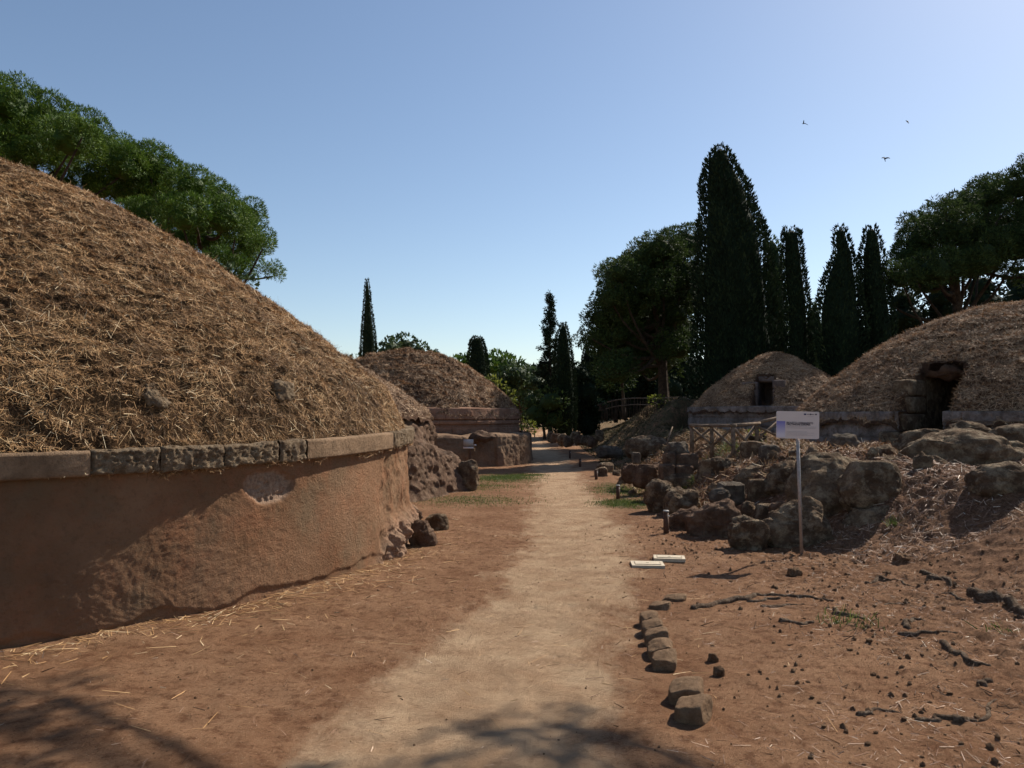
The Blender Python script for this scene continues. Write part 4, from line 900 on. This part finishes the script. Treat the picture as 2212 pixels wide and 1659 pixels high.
pine('dense stone pine cut by the left edge above the large mound', [(20, 235, 78), (92, 262, 68), (150, 305, 58), (60, 330, 70), (-60, 220, 90), (132, 348, 42), (-50, 330, 80), (182, 288, 32), (-160, 230, 90)], 27, 1.6, -40, 3, dens=330, leaf=(.15, .028), thr=.2, core=.68, under=.8, rough=.34)
pine('wide stone pine rising over the slope of the large left mound', [(250, 345, 55), (318, 352, 50), (270, 405, 55), (352, 382, 48), (330, 430, 58), (410, 402, 46), (466, 424, 44), (400, 470, 56), (480, 470, 52), (512, 500, 38), (455, 525, 46), (562, 530, 26), (540, 556, 28), (385, 520, 50), (300, 470, 45), (515, 575, 26), (470, 560, 30), (210, 400, 50)], 30, 2.2, 420, 4, dens=330, leaf=(.155, .028), thr=.2, core=.68, under=.8, rough=.34)
def bush(name, label, cat, L, d, spread, seed, mt='leaf', dens=22, leaf=(.2, .16), group=None, zb=0.0, thr=.3, core=.7, fl=.95):
    lob = px_lobes(L, d, spread, seed); x = np.mean([l[0] for l in lob])
    o = thing(name, label, cat, (x, d, zb), group)
    trunk(o, (x, d, zb), (x, d, np.mean([l[2] for l in lob])), .12, .05, [((a, b, c), .5) for a, b, c, R in lob[:5]], seed)
    lobe_crown(o, lob, dens, leaf[0], leaf[1], M[mt], seed, fl, .8, .35, 1.0, thr, core)
    return o
bush('broadleaf_tree', 'small leafy tree peeping over the left mound below the wide pine', 'tree', [(500, 600, 26), (530, 622, 24), (555, 655, 22), (480, 590, 22), (520, 650, 22)], 26, 1, 5, dens=40, leaf=(.2, .13), thr=.42, core=.45)
def cypress(label, rows, d, seed, dens=55, leaf=(.20, .06), mt='cypress', thr=.2, core=.74, zb=0.0, lump=.16, fr=1.1, name='cypress_tree', cat='cypress tree', group='cypress trees'):
    dens *= 3.2; leaf = (leaf[0] * .62, leaf[1] * .72)
    rows = sorted(rows, reverse=True)   # bottom first (large y)
    zs = np.array([at(CX, a, d)[2] for a, b, c in rows]); xc = np.array([(b + c) / 2 - CX for a, b, c in rows]) / FPX * d; rr = np.array([(c - b) / 2 for a, b, c in rows]) / FPX * d
    zs = np.concatenate([[zb + .2], zs]); xc = np.concatenate([xc[:1], xc]); rr = np.concatenate([rr[:1] * .8, rr])
    o = thing(name, label, cat, (xc[0], d, zb), group)
    r = np.random.RandomState(seed); Ht = zs[-1] - zs[0]; n = int(dens * Ht * np.mean(rr) * 6.3)
    z = zs[0] + Ht * r.rand(int(n * 1.6)); R = np.interp(z, zs, rr); k = r.rand(len(z)) < R / rr.max() * 1.0 + .03; z = z[k]; R = R[k]; th = r.rand(len(z)) * 2 * np.pi
    f = fbm(np.cos(th) * R * fr + seed, np.sin(th) * R * fr, z * fr * .5, 4)
    k = (f > thr) | (r.rand(len(z)) < .3); z, R, th, f = z[k], R[k], th[k], f[k]
    f2_ = fbm(np.cos(th) * R * 3 + seed, np.sin(th) * R * 3, z * 1.6, 3); rad = R * (1 + lump * (f - .5) * 3.0 + lump * 2.0 * (f2_ - .5)) * (1 - .25 * r.rand(len(z)) ** 2) + .05
    P = np.stack([np.interp(z, zs, xc) + rad * np.cos(th), d + rad * np.sin(th), z], 1)
    N = np.stack([np.cos(th), np.sin(th), 0 * th + .4], 1)
    V, Q, tv = leaves(P, N, leaf[0], leaf[1], seed, 1.1, .45, np.clip(.1 + .8 * f2_ + .18 * r.randn(len(z)), 0, 1))
    nz, ntt = 60, 28
    zz = np.linspace(zs[0], zs[-1] - .1, nz); T_, Z_ = np.meshgrid(np.linspace(0, 2 * np.pi, ntt, endpoint=False), zz, indexing='ij')
    Rr = np.interp(Z_, zs, rr); ff = fbm(np.cos(T_) * Rr * fr + seed, np.sin(T_) * Rr * fr, Z_ * fr * .5, 4)
    Rc = Rr * core * (1 + lump * (ff - .5) * 2.4); Rc[:, -1] = .01
    CV = np.stack([np.interp(Z_, zs, xc) + Rc * np.cos(T_), d + Rc * np.sin(T_), Z_], -1).reshape(-1, 3)
    CQ = grid_faces(ntt, nz, True) + len(V)
    trunk(o, (xc[0], d, zb - .6), (xc[0], d, zs[0] + .5), .2, .15, (), seed, bend=0)
    V = np.concatenate([V, CV]); Q = np.concatenate([Q, CQ]); tv = np.concatenate([tv, np.full(len(CQ), .4)])
    build('crown', V, Q, None, M[mt], o, smooth=False, attrs={'tint': ('FACE', tv)})
    return o
ZB = 1.8
cypress('tallest broad dark cypress towering over the small right mound', [(316, 1560, 1564), (328, 1546, 1575), (350, 1530, 1588), (370, 1530, 1598), (403, 1520, 1622), (453, 1521, 1637), (483, 1512, 1650), (518, 1512, 1657), (578, 1506, 1668), (654, 1504, 1676), (730, 1505, 1682), (830, 1500, 1690)], 33.8, 21, dens=60, leaf=(.3, .1), lump=.15, zb=1.5, thr=.24)
cypress('lower green cypress tucked behind the right flank of the tallest one', [(514, 1666, 1674), (540, 1660, 1688), (600, 1655, 1700), (680, 1650, 1706), (800, 1645, 1708)], 36.5, 22, mt='leaf', dens=45, leaf=(.3, .1), zb=1.5)
cypress('narrow cypress with a bare twig at its tip, right of the tallest', [(492, 1706, 1720), (502, 1698, 1730), (548, 1696, 1737), (597, 1695, 1743), (654, 1702, 1748), (750, 1702, 1752), (850, 1700, 1755)], 32.3, 23, dens=70, leaf=(.26, .08), zb=1.5, lump=.1)
cypress('cypress with ragged bumps on its left side, third from the tallest', [(489, 1817, 1824), (500, 1810, 1832), (518, 1809, 1838), (547, 1808, 1849), (569, 1798, 1853), (601, 1786, 1856), (630, 1776, 1862), (674, 1771, 1864), (729, 1772, 1870), (790, 1780, 1872), (860, 1780, 1880)], 31.3, 24, dens=60, leaf=(.26, .09), zb=1.5, lump=.18)
cypress('slim cypress nearest the right hand pines', [(488, 1885, 1893), (500, 1877, 1900), (521, 1873, 1906), (554, 1864, 1913), (583, 1866, 1915), (620, 1862, 1922), (692, 1862, 1933), (800, 1862, 1940)], 31.5, 25, dens=60, leaf=(.26, .09), zb=1.5, lump=.13)
cypress('lone pencil thin cypress behind the middle mound', [(602, 789, 792), (625, 787, 796), (660, 785, 800), (700, 781, 806), (740, 779, 811), (790, 777, 813)], 60, 26, dens=90, leaf=(.22, .08), lump=.06)
cypress('short blunt cypress between the middle mound and the far pines', [(727, 1024, 1038), (738, 1014, 1045), (760, 1012, 1051), (790, 1009, 1055), (820, 1008, 1058), (860, 1008, 1060)], 66, 27, dens=60, leaf=(.26, .1), lump=.18)
cypress('dark cypress just right of the sparse conifer', [(699, 1214, 1222), (725, 1204, 1229), (760, 1199, 1236), (800, 1196, 1242), (860, 1194, 1246), (900, 1194, 1246)], 56, 28, dens=60, leaf=(.26, .09), lump=.08)
cypress('tiny pair of cypress tips on the skyline right of the leafy crown', [(755, 940, 942), (764, 935, 947), (790, 930, 952)], 80, 29, dens=60, leaf=(.3, .1), lump=.25)
for i, (a, b, c, lb) in enumerate([(1268, 745, 14, 'low'), (1282, 760, 12, 'lowest')]):
    cypress('%s slender cypress in the notch left of the grey green pine' % lb, [(b, a - 2, a + 2), (b + 20, a - c * .6, a + c * .6), (b + 60, a - c, a + c), (b + 140, a - c, a + c)], 62 + 2 * i, 30 + i, dens=60, leaf=(.26, .1))
# sparse spruce-like conifer
def conifer():
    d = 58; base = at(1188, 860, d); x0 = base[0]; o = thing('conifer', 'sparse grey conifer with ragged whorled branches beside the path bend', 'conifer', (x0, d, 0), None)
    zt = at(1188, 637, d)[2]; trunk(o, (x0, d, 0), (x0, d, zt), .16, .02, (), 3, bend=.02)
    r = np.random.RandomState(9); PP, NN = [], []; m = MB()
    for i in range(150):
        t = (i + r.rand()) / 150; z = zt - t * (zt - 1.2); ln = (0.12 + 1.45 * t ** .8) * (.55 + .6 * r.rand()); a = r.rand() * 6.28
        dv = np.array([math.cos(a), math.sin(a), -.15 + .35 * (1 - t)]); k = int(18 + 110 * ln)
        u = r.rand(k) ** .7; P = np.array([x0, d, z]) + dv * (u * ln)[:, None] + r.randn(k, 3) * np.array([.07, .07, .09]); P[:, 2] += .12 * u * u
        PP.append(P); NN.append(np.tile(dv, (k, 1))); m.tube([(x0, d, z), np.array([x0, d, z]) + dv * ln], [.03, .01], 5)
    V, Q, tv = leaves(np.concatenate(PP), np.concatenate(NN), .2, .07, 4, .3, .8); build('crown', V, Q, None, M['cypress'], o, smooth=False, attrs={'tint': ('FACE', tv)})
    m.build('branch_whorls', M['bark'], o)
conifer()
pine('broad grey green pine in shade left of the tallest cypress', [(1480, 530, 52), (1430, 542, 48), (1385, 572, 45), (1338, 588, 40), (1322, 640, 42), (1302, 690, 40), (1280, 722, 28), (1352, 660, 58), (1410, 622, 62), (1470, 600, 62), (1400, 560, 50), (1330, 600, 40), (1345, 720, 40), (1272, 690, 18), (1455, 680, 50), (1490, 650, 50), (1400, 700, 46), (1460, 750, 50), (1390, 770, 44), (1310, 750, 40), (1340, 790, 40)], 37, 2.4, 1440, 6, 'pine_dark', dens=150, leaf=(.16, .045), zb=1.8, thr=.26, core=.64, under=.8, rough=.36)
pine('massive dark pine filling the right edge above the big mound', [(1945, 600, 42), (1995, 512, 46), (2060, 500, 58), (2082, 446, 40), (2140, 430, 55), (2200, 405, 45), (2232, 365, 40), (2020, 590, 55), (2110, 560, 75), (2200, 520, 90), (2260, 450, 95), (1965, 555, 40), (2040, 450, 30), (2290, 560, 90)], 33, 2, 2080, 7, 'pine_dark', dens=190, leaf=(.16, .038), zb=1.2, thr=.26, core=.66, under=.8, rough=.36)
bush('broadleaf_tree', 'pale leafy round crown behind the top of the middle mound', 'tree', [(845, 752, 24), (875, 748, 26), (905, 758, 22), (930, 772, 14), (825, 760, 18), (768, 772, 8)], 72, 1.5, 31, dens=22, leaf=(.34, .22), thr=.4, core=.6)
bush('pine_tree', 'round bright topped pine right of the short blunt cypress', 'pine tree', [(1075, 790, 32), (1050, 800, 30), (1100, 800, 32), (1085, 830, 40)], 84, 2, 32, 'pine', dens=22, leaf=(.4, .2))
bush('pine_tree', 'low round pine left of the short blunt cypress', 'pine tree', [(985, 792, 24), (1005, 790, 26), (1000, 815, 30)], 84, 2, 33, 'pine', dens=22, leaf=(.4, .2))
bush('broadleaf_tree', 'grey green leafy tree in front of the round far pine', 'tree', [(1115, 812, 34), (1140, 820, 34), (1090, 840, 34), (1130, 860, 40), (1160, 830, 28)], 72, 3, 34, 'leaf', dens=26, leaf=(.34, .2))
bush('shrub', 'yellow green bush against the right shoulder of the middle mound', 'shrub', [(1062, 826, 16), (1078, 840, 18), (1092, 858, 18), (1100, 876, 14)], 42, .7, 35, 'leaf_lime', dens=50, leaf=(.16, .1))
bush('shrub', 'bright green bush at the end of the path beside the middle mound', 'shrub', [(1130, 912, 14), (1142, 925, 18), (1128, 935, 16)], 52, .8, 36, 'leaf_lime', dens=40, leaf=(.18, .12))
bush('shrub', 'leafy shrub standing against the brushwood fence, right of centre', 'shrub', [(1412, 868, 14), (1424, 864, 15), (1436, 876, 12)], 33, .4, 37, 'leaf_lime', dens=60, leaf=(.12, .08), zb=2.3)
bush('shrub', 'smaller shrub at the left end of the brushwood fence', 'shrub', [(1295, 872, 10), (1305, 878, 10)], 36, .4, 38, 'leaf', dens=60, leaf=(.12, .08), zb=2.3)
bush('shrub', 'low bright plant growing between the rail fence posts', 'shrub', [(1622, 940, 10), (1634, 944, 9), (1648, 938, 8)], 17.5, .2, 39, 'leaf_lime', dens=160, leaf=(.07, .05), zb=1.1)
bush('shrub', 'dark green shrub closing the far bend of the path', 'shrub', [(1165, 895, 34), (1190, 870, 34), (1150, 870, 26), (1200, 905, 30)], 56, 1, 40, 'pine_dark', dens=30, leaf=(.24, .12))
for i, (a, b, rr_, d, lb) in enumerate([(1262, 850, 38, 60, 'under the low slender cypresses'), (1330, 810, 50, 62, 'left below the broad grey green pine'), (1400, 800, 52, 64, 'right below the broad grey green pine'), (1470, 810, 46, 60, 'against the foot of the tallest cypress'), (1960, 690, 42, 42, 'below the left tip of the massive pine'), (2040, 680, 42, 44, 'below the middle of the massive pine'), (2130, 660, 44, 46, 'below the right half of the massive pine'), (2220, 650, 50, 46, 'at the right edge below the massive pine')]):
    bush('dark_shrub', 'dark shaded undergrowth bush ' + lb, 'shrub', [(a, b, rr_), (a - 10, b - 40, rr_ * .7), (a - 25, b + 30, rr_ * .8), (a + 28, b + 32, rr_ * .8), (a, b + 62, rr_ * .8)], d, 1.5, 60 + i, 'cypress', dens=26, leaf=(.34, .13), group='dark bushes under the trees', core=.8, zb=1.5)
cypress('slender far tree seen through the gap between cypresses', [(655, 1758, 1762), (680, 1751, 1770), (720, 1748, 1776), (800, 1748, 1780)], 62, 41, mt='leaf', dens=50, leaf=(.3, .16), name='broadleaf_tree', cat='tree', group=None, lump=.3)
for i, (L, d, lb) in enumerate([([(1440, 640, 60), (1480, 600, 52), (1400, 690, 60), (1460, 720, 60), (1420, 770, 55)], 44, 'dark evergreen hidden behind the broad grey green pine, nearest'), ([(1350, 690, 48), (1310, 735, 40), (1400, 660, 52), (1360, 750, 56), (1330, 800, 50)], 53, 'dark evergreen behind the left half of the broad grey green pine'), ([(1290, 790, 34), (1325, 770, 36), (1270, 820, 34), (1310, 830, 40)], 62, 'lowest dark evergreen behind the left edge of the broad grey green pine')]):
    bush('evergreen_tree', lb, 'tree', L, d, 1.5, 90 + i, 'pine_dark', dens=40, leaf=(.26, .09), group='dark evergreens behind the pine', zb=1.8)
# far wood closing the distance on the right
r = np.random.RandomState(77); lob = []
for i in range(90):
    px = 1120 + 1500 * r.rand(); d = 95 + 25 * r.rand(); tp = 815 + 25 * r.rand() if px < 1760 else 740 + 40 * r.rand()
    for k in range(3):
        p = at(px, tp + 22 * k + 12 * r.rand(), d); lob.append((p[0], p[1], p[2], 1.6 + 1.4 * r.rand()))
wood = lobe_crown(None, lob, 7, .7, .4, M['cypress'], 78, 1, .9, name='distant_wood', core=.85); wood['kind'] = 'stuff'
# umbrella pine standing outside the right edge beside the camera; its crown shades the near ground
def shade_pine():
    o = thing('pine_tree', 'umbrella pine standing outside the right edge, its crown shading the foreground path', 'pine tree', (7.6, 3.2, .2), 'stone pines')
    S = np.array([SD.x, SD.y, SD.z]); lob = []
    for (px, py, hgt, R) in [(20, 1508, 8.9, .34), (110, 1520, 8.7, .22), (-80, 1560, 9.2, .45), (40, 1580, 9.3, .26), (-60, 1640, 9.3, .4),
                             (1170, 1545, 8.6, .23), (1100, 1560, 8.8, .18), (1240, 1552, 8.6, .2), (1310, 1575, 8.9, .2), (1030, 1575, 8.7, .14), (1000, 1668, 8.9, .22), (780, 1668, 9.0, .22), (1180, 1664, 9.2, .22), (640, 1680, 9.1, .2), (1300, 1670, 9.0, .24), (890, 1668, 9.0, .2), (900, 1780, 9.2, .5), (1450, 1740, 9.2, .4)]:
        gx, gy = gp(px, py); t = hgt / S[2]; lob.append((gx + S[0] * t, gy + S[1] * t, hgt, R))
    r = np.random.RandomState(8)
    for i in range(26):
        a = r.rand() * 6.28; q = 4.2 * r.rand() ** .5; x, y = 7.2 + q * math.cos(a), 4.6 + q * math.sin(a)
        gy = y - S[1] / S[2] * 9.2
        if gy < 2.6: lob.append((x, y, 9.2 + .7 * r.rand(), .9))
    trunk(o, (7.6, 3.2, .2), (7.3, 3.6, 8.0), .3, .045, [((x, y, z - .1), .97) for i, (x, y, z, R) in enumerate(lob)], 5)
    lobe_crown(o, lob, 75, .2, .06, M['pine'], 55, .5, .7, .4, core=.5, thr=.34)
shade_pine()

# ------------------------------------------------------------------ man-made small things
# fallen stick, bollards
for i, (px, yb, yt, lb) in enumerate([(1439, 1151, 1103, 'nearest bollard, in front of the tapering boulder'), (1335, 1077, 1047, 'second nearest bollard, standing by the green verge'), (1288, 1036, 1015, 'third bollard at the shadow edge right of the path'),
        (1253, 1007, 989, 'fourth bollard in the shade right of the path'), (1231, 989, 972, 'fifth bollard, close behind the fourth'), (1144, 974, 961, 'bollard on the left side of the path by the mound plinth'), (1155, 948, 938, 'farthest bollard at the bend of the path')]):
    x, y = gp(px, yb, 0); z0 = float(Hd(np.array([x]), np.array([y]))[0]); h = (yb - yt) / FPX * y * 1.0; rd = .042
    o = thing('bollard', 'short dark wooden ' + lb, 'bollard', (x, y, z0), 'low bollards lining the path')
    MB().tube([(x, y, z0 - .1), (x, y, z0 + h * .93)], [rd, rd], 18).build('post', M['bollard'], o)
    MB().tube([(x, y, z0 + h * .93), (x, y, z0 + h * .97), (x, y, z0 + h)], [rd * 1.12, rd * 1.12, rd * .95], 18).build('cap', M['cap'] if i < 2 else M['bollard'], o)
    MB().box((x + rd * .75, y - rd * .75, z0 + h * .76), (.008, .006, .012), -.8).build('reflector', M['reflector'], o)
# project sign
def text_mesh(txt, size, bold=0.0):
    c = bpy.data.curves.new('t', 'FONT'); c.body = txt; c.size = size; c.offset = bold; c.extrude = .0006
    o = bpy.data.objects.new('t', c); COL.objects.link(o); bpy.context.view_layer.update()
    me = bpy.data.meshes.new_from_object(o.evaluated_get(bpy.context.evaluated_depsgraph_get()))
    COL.objects.unlink(o); bpy.data.objects.remove(o); return me
def rrect(w_, h_, r_, t_, n=6):
    pts = []
    for cx_, cz_, a0 in ((w_ - r_, h_ - r_, 0), (-w_ + r_, h_ - r_, 90), (-w_ + r_, -h_ + r_, 180), (w_ - r_, -h_ + r_, 270)):
        for i in range(n + 1):
            a = math.radians(a0 + 90 * i / n); pts.append((cx_ + r_ * math.cos(a), cz_ + r_ * math.sin(a)))
    return pts
def sign():
    x, y = gp(1732, 1188, .05); b = at(1732, 1188, y); d = y
    zc = at(1720, 918, d)[2]; xc = at(1721, 918, d)[0]; W, Hh = 45 / FPX * d, 29.3 / FPX * d
    o = thing('information_sign', 'white project sign with blue panel on a metal pole in front of the huge boulder', 'sign', (x, y, b[2]))
    MB().tube([(x, y, b[2] - .15), (at(1722, 945, d)[0], y, zc + .1)], [.022, .022], 16).build('pole', M['metal'], o)
    pts = rrect(W, Hh, .022, 0); n = len(pts); tl = math.radians(-1.3)
    # all panel pieces are made in panel space (x right, z up, front at -y), then rotated a little
    def place(V): 
        V = np.asarray(V, float); a, bb = math.cos(tl), math.sin(tl); rz = math.radians(-4)
        V = np.stack([V[:, 0] * a + V[:, 2] * bb * -1, V[:, 1], V[:, 0] * bb + V[:, 2] * a], 1)
        V = np.stack([V[:, 0] * math.cos(rz) - V[:, 1] * math.sin(rz), V[:, 0] * math.sin(rz) + V[:, 1] * math.cos(rz), V[:, 2]], 1)
        return V + np.array([xc, y - .035, zc])
    V = [(p, -.004, q) for p, q in pts] + [(p, .004, q) for p, q in pts] + [(0, -.004, 0), (0, .004, 0)]
    Q_ = [(i, (i + 1) % n, n + (i + 1) % n, n + i) for i in range(n)]; T_ = [(2 * n, (i + 1) % n, i) for i in range(n)] + [(2 * n + 1, n + i, n + (i + 1) % n) for i in range(n)]
    pn = build('panel', place(V), Q_, T_, M['sign'], o, smooth=False)
    def decal(name, x0, x1, z0, z1, mt, par=pn):
        xs = lambda u: -W + u * 2 * W; zs = lambda v: Hh - v * 2 * Hh
        m = MB().box(((xs(x0) + xs(x1)) / 2, -.006, (zs(z0) + zs(z1)) / 2), (abs(xs(x1) - xs(x0)) / 2, .0015, abs(zs(z0) - zs(z1)) / 2))
        return m.V[0], m.Q[0]
    def dec_build(name, items, mt):
        m = MB()
        for it in items:
            v, q = decal(name, *it, None); m.add(place(v), q)
        V, Q, T = m.out(); ob = build(name, V, Q, T, mt, None, smooth=False, loc=(xc, y, zc)); ob.parent = o; ob.location = (xc - x, 0, zc - b[2]); return ob
    dec_build('blue_block', [(.006, .205, .37, .955)], M['sign_blue'])
    dec_build('emblem_row', [(.64, .695, .075, .125)], M['sign_navy'])
    m = MB()
    def disc(u, v, ru, rv):
        xs, zs = -W + u * 2 * W, Hh - v * 2 * Hh; k = 20
        P = [(xs + ru * 2 * W * math.cos(t), -.0062, zs + rv * 2 * Hh * math.sin(t)) for t in np.linspace(0, 6.283, k, endpoint=False)] + [(xs, -.0062, zs)]
        m.add(place(P), None, [(k, (i + 1) % k, i) for i in range(k)])
    disc(.735, .1, .013, .022); disc(.79, .1, .02, .028); disc(.92, .1, .022, .026)
    v, q = decal('', .80, .875, .092, .108, None); m.add(place(v), q)
    m.build('logo_marks', M['sign_text'], o, smooth=False)
    rr = random.Random(3); items = []
    for zz, hh, ex in ((.555, .010, .93), (.605, .010, .93), (.74, .006, .72), (.785, .006, .88), (.83, .006, .72), (.87, .006, .88)):
        u = .24
        while u < ex - .02:
            l = .015 + .05 * rr.random(); items.append((u, min(u + l, ex), zz, zz + hh * 1.3)); u += l + .008
    items += [(.72, .86, .165, .172)]
    dec_build('small_print', items, M['sign_grey'])
    for i, (s, v) in enumerate((('PROGETTO COFINANZIATO', .455), ("DALL'UNIONE EUROPEA", .515))):
        me = text_mesh(s, .0375, .0009); vs = np.array([q.co[:] for q in me.vertices]); k = (.62 if i == 0 else .56) * 2 * W / max(vs[:, 0].max(), 1e-6)
        vs = np.stack([vs[:, 0] * k - W + .235 * 2 * W, -.006 - vs[:, 2], vs[:, 1] * .9 + Hh - v * 2 * Hh], 1)
        mesh = bpy.data.meshes.new('sign_lettering'); mesh.from_pydata((place(vs) - np.array([x, y, b[2]])).tolist(), [], [p.vertices[:] for p in me.polygons]); mesh.materials.append(M['sign_text'])
        ob = bpy.data.objects.new('sign_lettering', mesh); COL.objects.link(ob); ob.parent = o
sign()
# small board at the middle mound
p = at(1012, 958, 24.6); zg = at(1012, 1012, 24.6)[2]
o = thing('information_board', 'small grey notice board on a thin post before the middle mound plinth', 'sign', (p[0], 24.6, 0))
MB().tube([(p[0] + .05, 24.62, -.05), (p[0] + .05, 24.62, p[2])], [.018, .018], 10).build('post', M['bollard'], o)
MB().box((p[0], 24.57, p[2] - .0 + .03), (.155, .015, .10)).build('board', M['board'], o)
MB().box((p[0], 24.57, p[2] - .135), (.165, .015, .03)).build('lower_plate', M['sign'], o)
MB().box((p[0] + .21, 24.57, p[2] - .05), (.04, .012, .025)).build('side_plate', M['sign'], o)
# inspection covers in the path edge
for (q, lb) in (([(1360, 1226), (1433, 1227), (1434, 1217), (1367, 1216)], 'nearer of two cream inspection covers set in the soil'), ([(1410, 1214), (1480, 1217), (1479, 1208), (1414, 1207)], 'farther of two cream inspection covers set in the soil')):
    g = np.array([gp(*t) for t in q]); c = g.mean(0); u = (g[1] - g[0] + g[2] - g[3]) / 2; v = (g[3] - g[0] + g[2] - g[1]) / 2; hw = np.linalg.norm(u) / 2; hd = max(np.linalg.norm(v) / 2, .12); rz = math.atan2(u[1], u[0])
    z0 = float(Hd(np.array([c[0]]), np.array([c[1]]))[0]) + .015
    o = thing('inspection_cover', lb, 'manhole cover', (c[0], c[1], z0), 'inspection covers')
    MB().box((c[0], c[1], z0), (hw, hd, .02), rz).build('frame', M['manhole'], o, smooth=False)
    MB().box((c[0], c[1], z0 + .0215), (hw * .80, hd * .66, .001), rz).build('groove', M['manhole_dark'], o, smooth=False)
    MB().box((c[0], c[1], z0 + .0235), (hw * .77, hd * .58, .003), rz).build('lid', M['manhole'], o, smooth=False)
    MB().box((c[0], c[1], z0 + .027), (.018, .01, .001), rz).build('grip', M['manhole_dark'], o, smooth=False)
# rail fence with crossed braces
def railfence():
    d0 = 17.0; P = [(1494, 960, 921), (1537, 966, 921), (1583, 990, 921), (1634, 954, 916), (1690, 950, 900)]
    o = thing('rail_fence', 'rustic pole fence with crossed braces beside the small right mound', 'fence', (at(1583, 950, d0)[0], d0, 1.1))
    ds = [17.2, 17.0, 16.6, 17.2, 17.6]; tops = []; bots = []
    for (a, b, c), d in zip(P, ds):
        t = at(a, c, d); bt = at(a, b, d); tops.append(t); bots.append(bt)
        MB().tube([bt - (0, 0, .25), (bt + t) / 2 + (.01, 0, 0), t + (0, 0, .03)], [.05, .045, .045], 9, .08, int(a)).build('fence_post', M['wood'], o)
    for i in range(4):
        A, B = tops[i], tops[i + 1]; MB().tube([A + (-.06, -.05, .02), (A + B) / 2 + (0, -.05, .015), B + (.06, -.05, .02)], [.038, .036, .034], 9, .1, i).build('top_rail', M['wood'], o)
        a, b = bots[i], bots[i + 1]; h1, h2 = tops[i][2] - .06, tops[i + 1][2] - .06; lo = max(a[2], b[2]) + .03 if i != 2 else .95
        MB().tube([(A[0] + .03, A[1] - .04, h1), (B[0] - .03, B[1] - .04, lo)], [.03, .024], 8, .1, i).build('cross_brace', M['wood'], o)
        MB().tube([(A[0] + .03, A[1] + .03, lo), (B[0] - .03, B[1] + .03, h2)], [.024, .03], 8, .1, i + 9).build('cross_brace', M['wood'], o)
railfence()
def brushfence():
    o = thing('brushwood_fence', 'low brushwood stake fence on the crest of the shaded bank', 'fence', (7.5, 35.5, 2.3)); m = MB(); r = np.random.RandomState(3)
    pts = [at(a, b, d) for a, b, d in ((1300, 872, 38), (1330, 864, 37), (1365, 860, 36), (1420, 860, 35), (1478, 858, 34), (1500, 868, 33.5))]
    P = np.array(pts); t = np.linspace(0, 5, 90); L_ = np.stack([np.interp(t, np.arange(6), P[:, i]) for i in range(3)], 1)
    for q in L_:
        h = .45 + .25 * r.rand(); m.tube([q + (r.randn() * .04, r.randn() * .04, -h - .3), q + (r.randn() * .05, 0, .06 * r.randn())], [.018, .012], 5)
    m.build('stakes', M['bark'], o); MB().tube(L_[::6], .03, 7, .1).build('top_rail', M['wood'], o)
    MB().tube([q - (0, .04, .3) for q in L_[::6]], .02, 7, .1).build('lower_rail', M['wood'], o)
brushfence()
p0, p1 = at(1440, 951, 19), at(1453, 922, 19.3)
tag(build('wooden_stake', *tube([p0 - (0, 0, .1), (p0 + p1) / 2 + (.01, 0, 0), p1], [.02, .018, .012], 8, .1), M['wood'], loc=tuple(p0)), 'single leaning pale stake on the shaded bank left of the rail fence', 'stake')
# birds
def bird(px, py, d, span, bank, yaw, sweep, label):
    c = at(px, py, d); m = MB()
    t = np.linspace(-1, 1, 11); b = [(0, u * span * .28, 0) for u in t]; V0, Q0, T0 = tube(b, [max(.004, span * .055 * (1 - u * u) ** .7) for u in t], 8); m.add(V0, Q0, T0)
    for s in (-1, 1):
        up, lo = [], []
        for i in range(9):
            u = i / 8; x_ = s * u * span * .5; z_ = span * bank * u * (1.4 - u); y_ = -sweep * span * u * u; ch = span * .09 * (1 - u) ** .6 + .003
            up += [(x_, y_ + ch, z_ + .004), (x_, y_ - ch, z_ + .004)]; lo += [(x_, y_ + ch, z_ - .004), (x_, y_ - ch, z_ - .004)]
        V = np.array(up + lo); q = []
        for i in range(8): q += [(2 * i, 2 * i + 1, 2 * i + 3, 2 * i + 2), (18 + 2 * i, 20 + 2 * i, 21 + 2 * i, 19 + 2 * i), (2 * i, 2 * i + 2, 20 + 2 * i, 18 + 2 * i), (2 * i + 1, 19 + 2 * i, 21 + 2 * i, 2 * i + 3)]
        m.add(V, q)
    m.add([(-.02 * span, -.2 * span, 0), (.02 * span, -.2 * span, 0), (.07 * span, -.36 * span, 0), (-.07 * span, -.36 * span, 0), (0, -.25 * span, .01)], [(0, 1, 2, 3)], [(0, 1, 4)])
    V, Q, T = m.out(); from mathutils import Euler; R = np.array(Euler(yaw).to_matrix()); V = V @ R.T + c
    return tag(build('bird', V, Q, T, M['bird'], loc=tuple(c)), label, 'bird', 'birds flying')
bird(1736, 267, 30, .30, .35, (.3, .5, .6), .3, 'leftmost bird high over the tallest cypress, wings half folded')
bird(1960, 263, 30, .32, .1, (.9, -.6, 1.1), .15, 'upper right bird banking with wings level')
bird(1911, 343, 28, .34, .45, (1.2, 0, .1), .1, 'lowest bird with both wings raised in a vee')
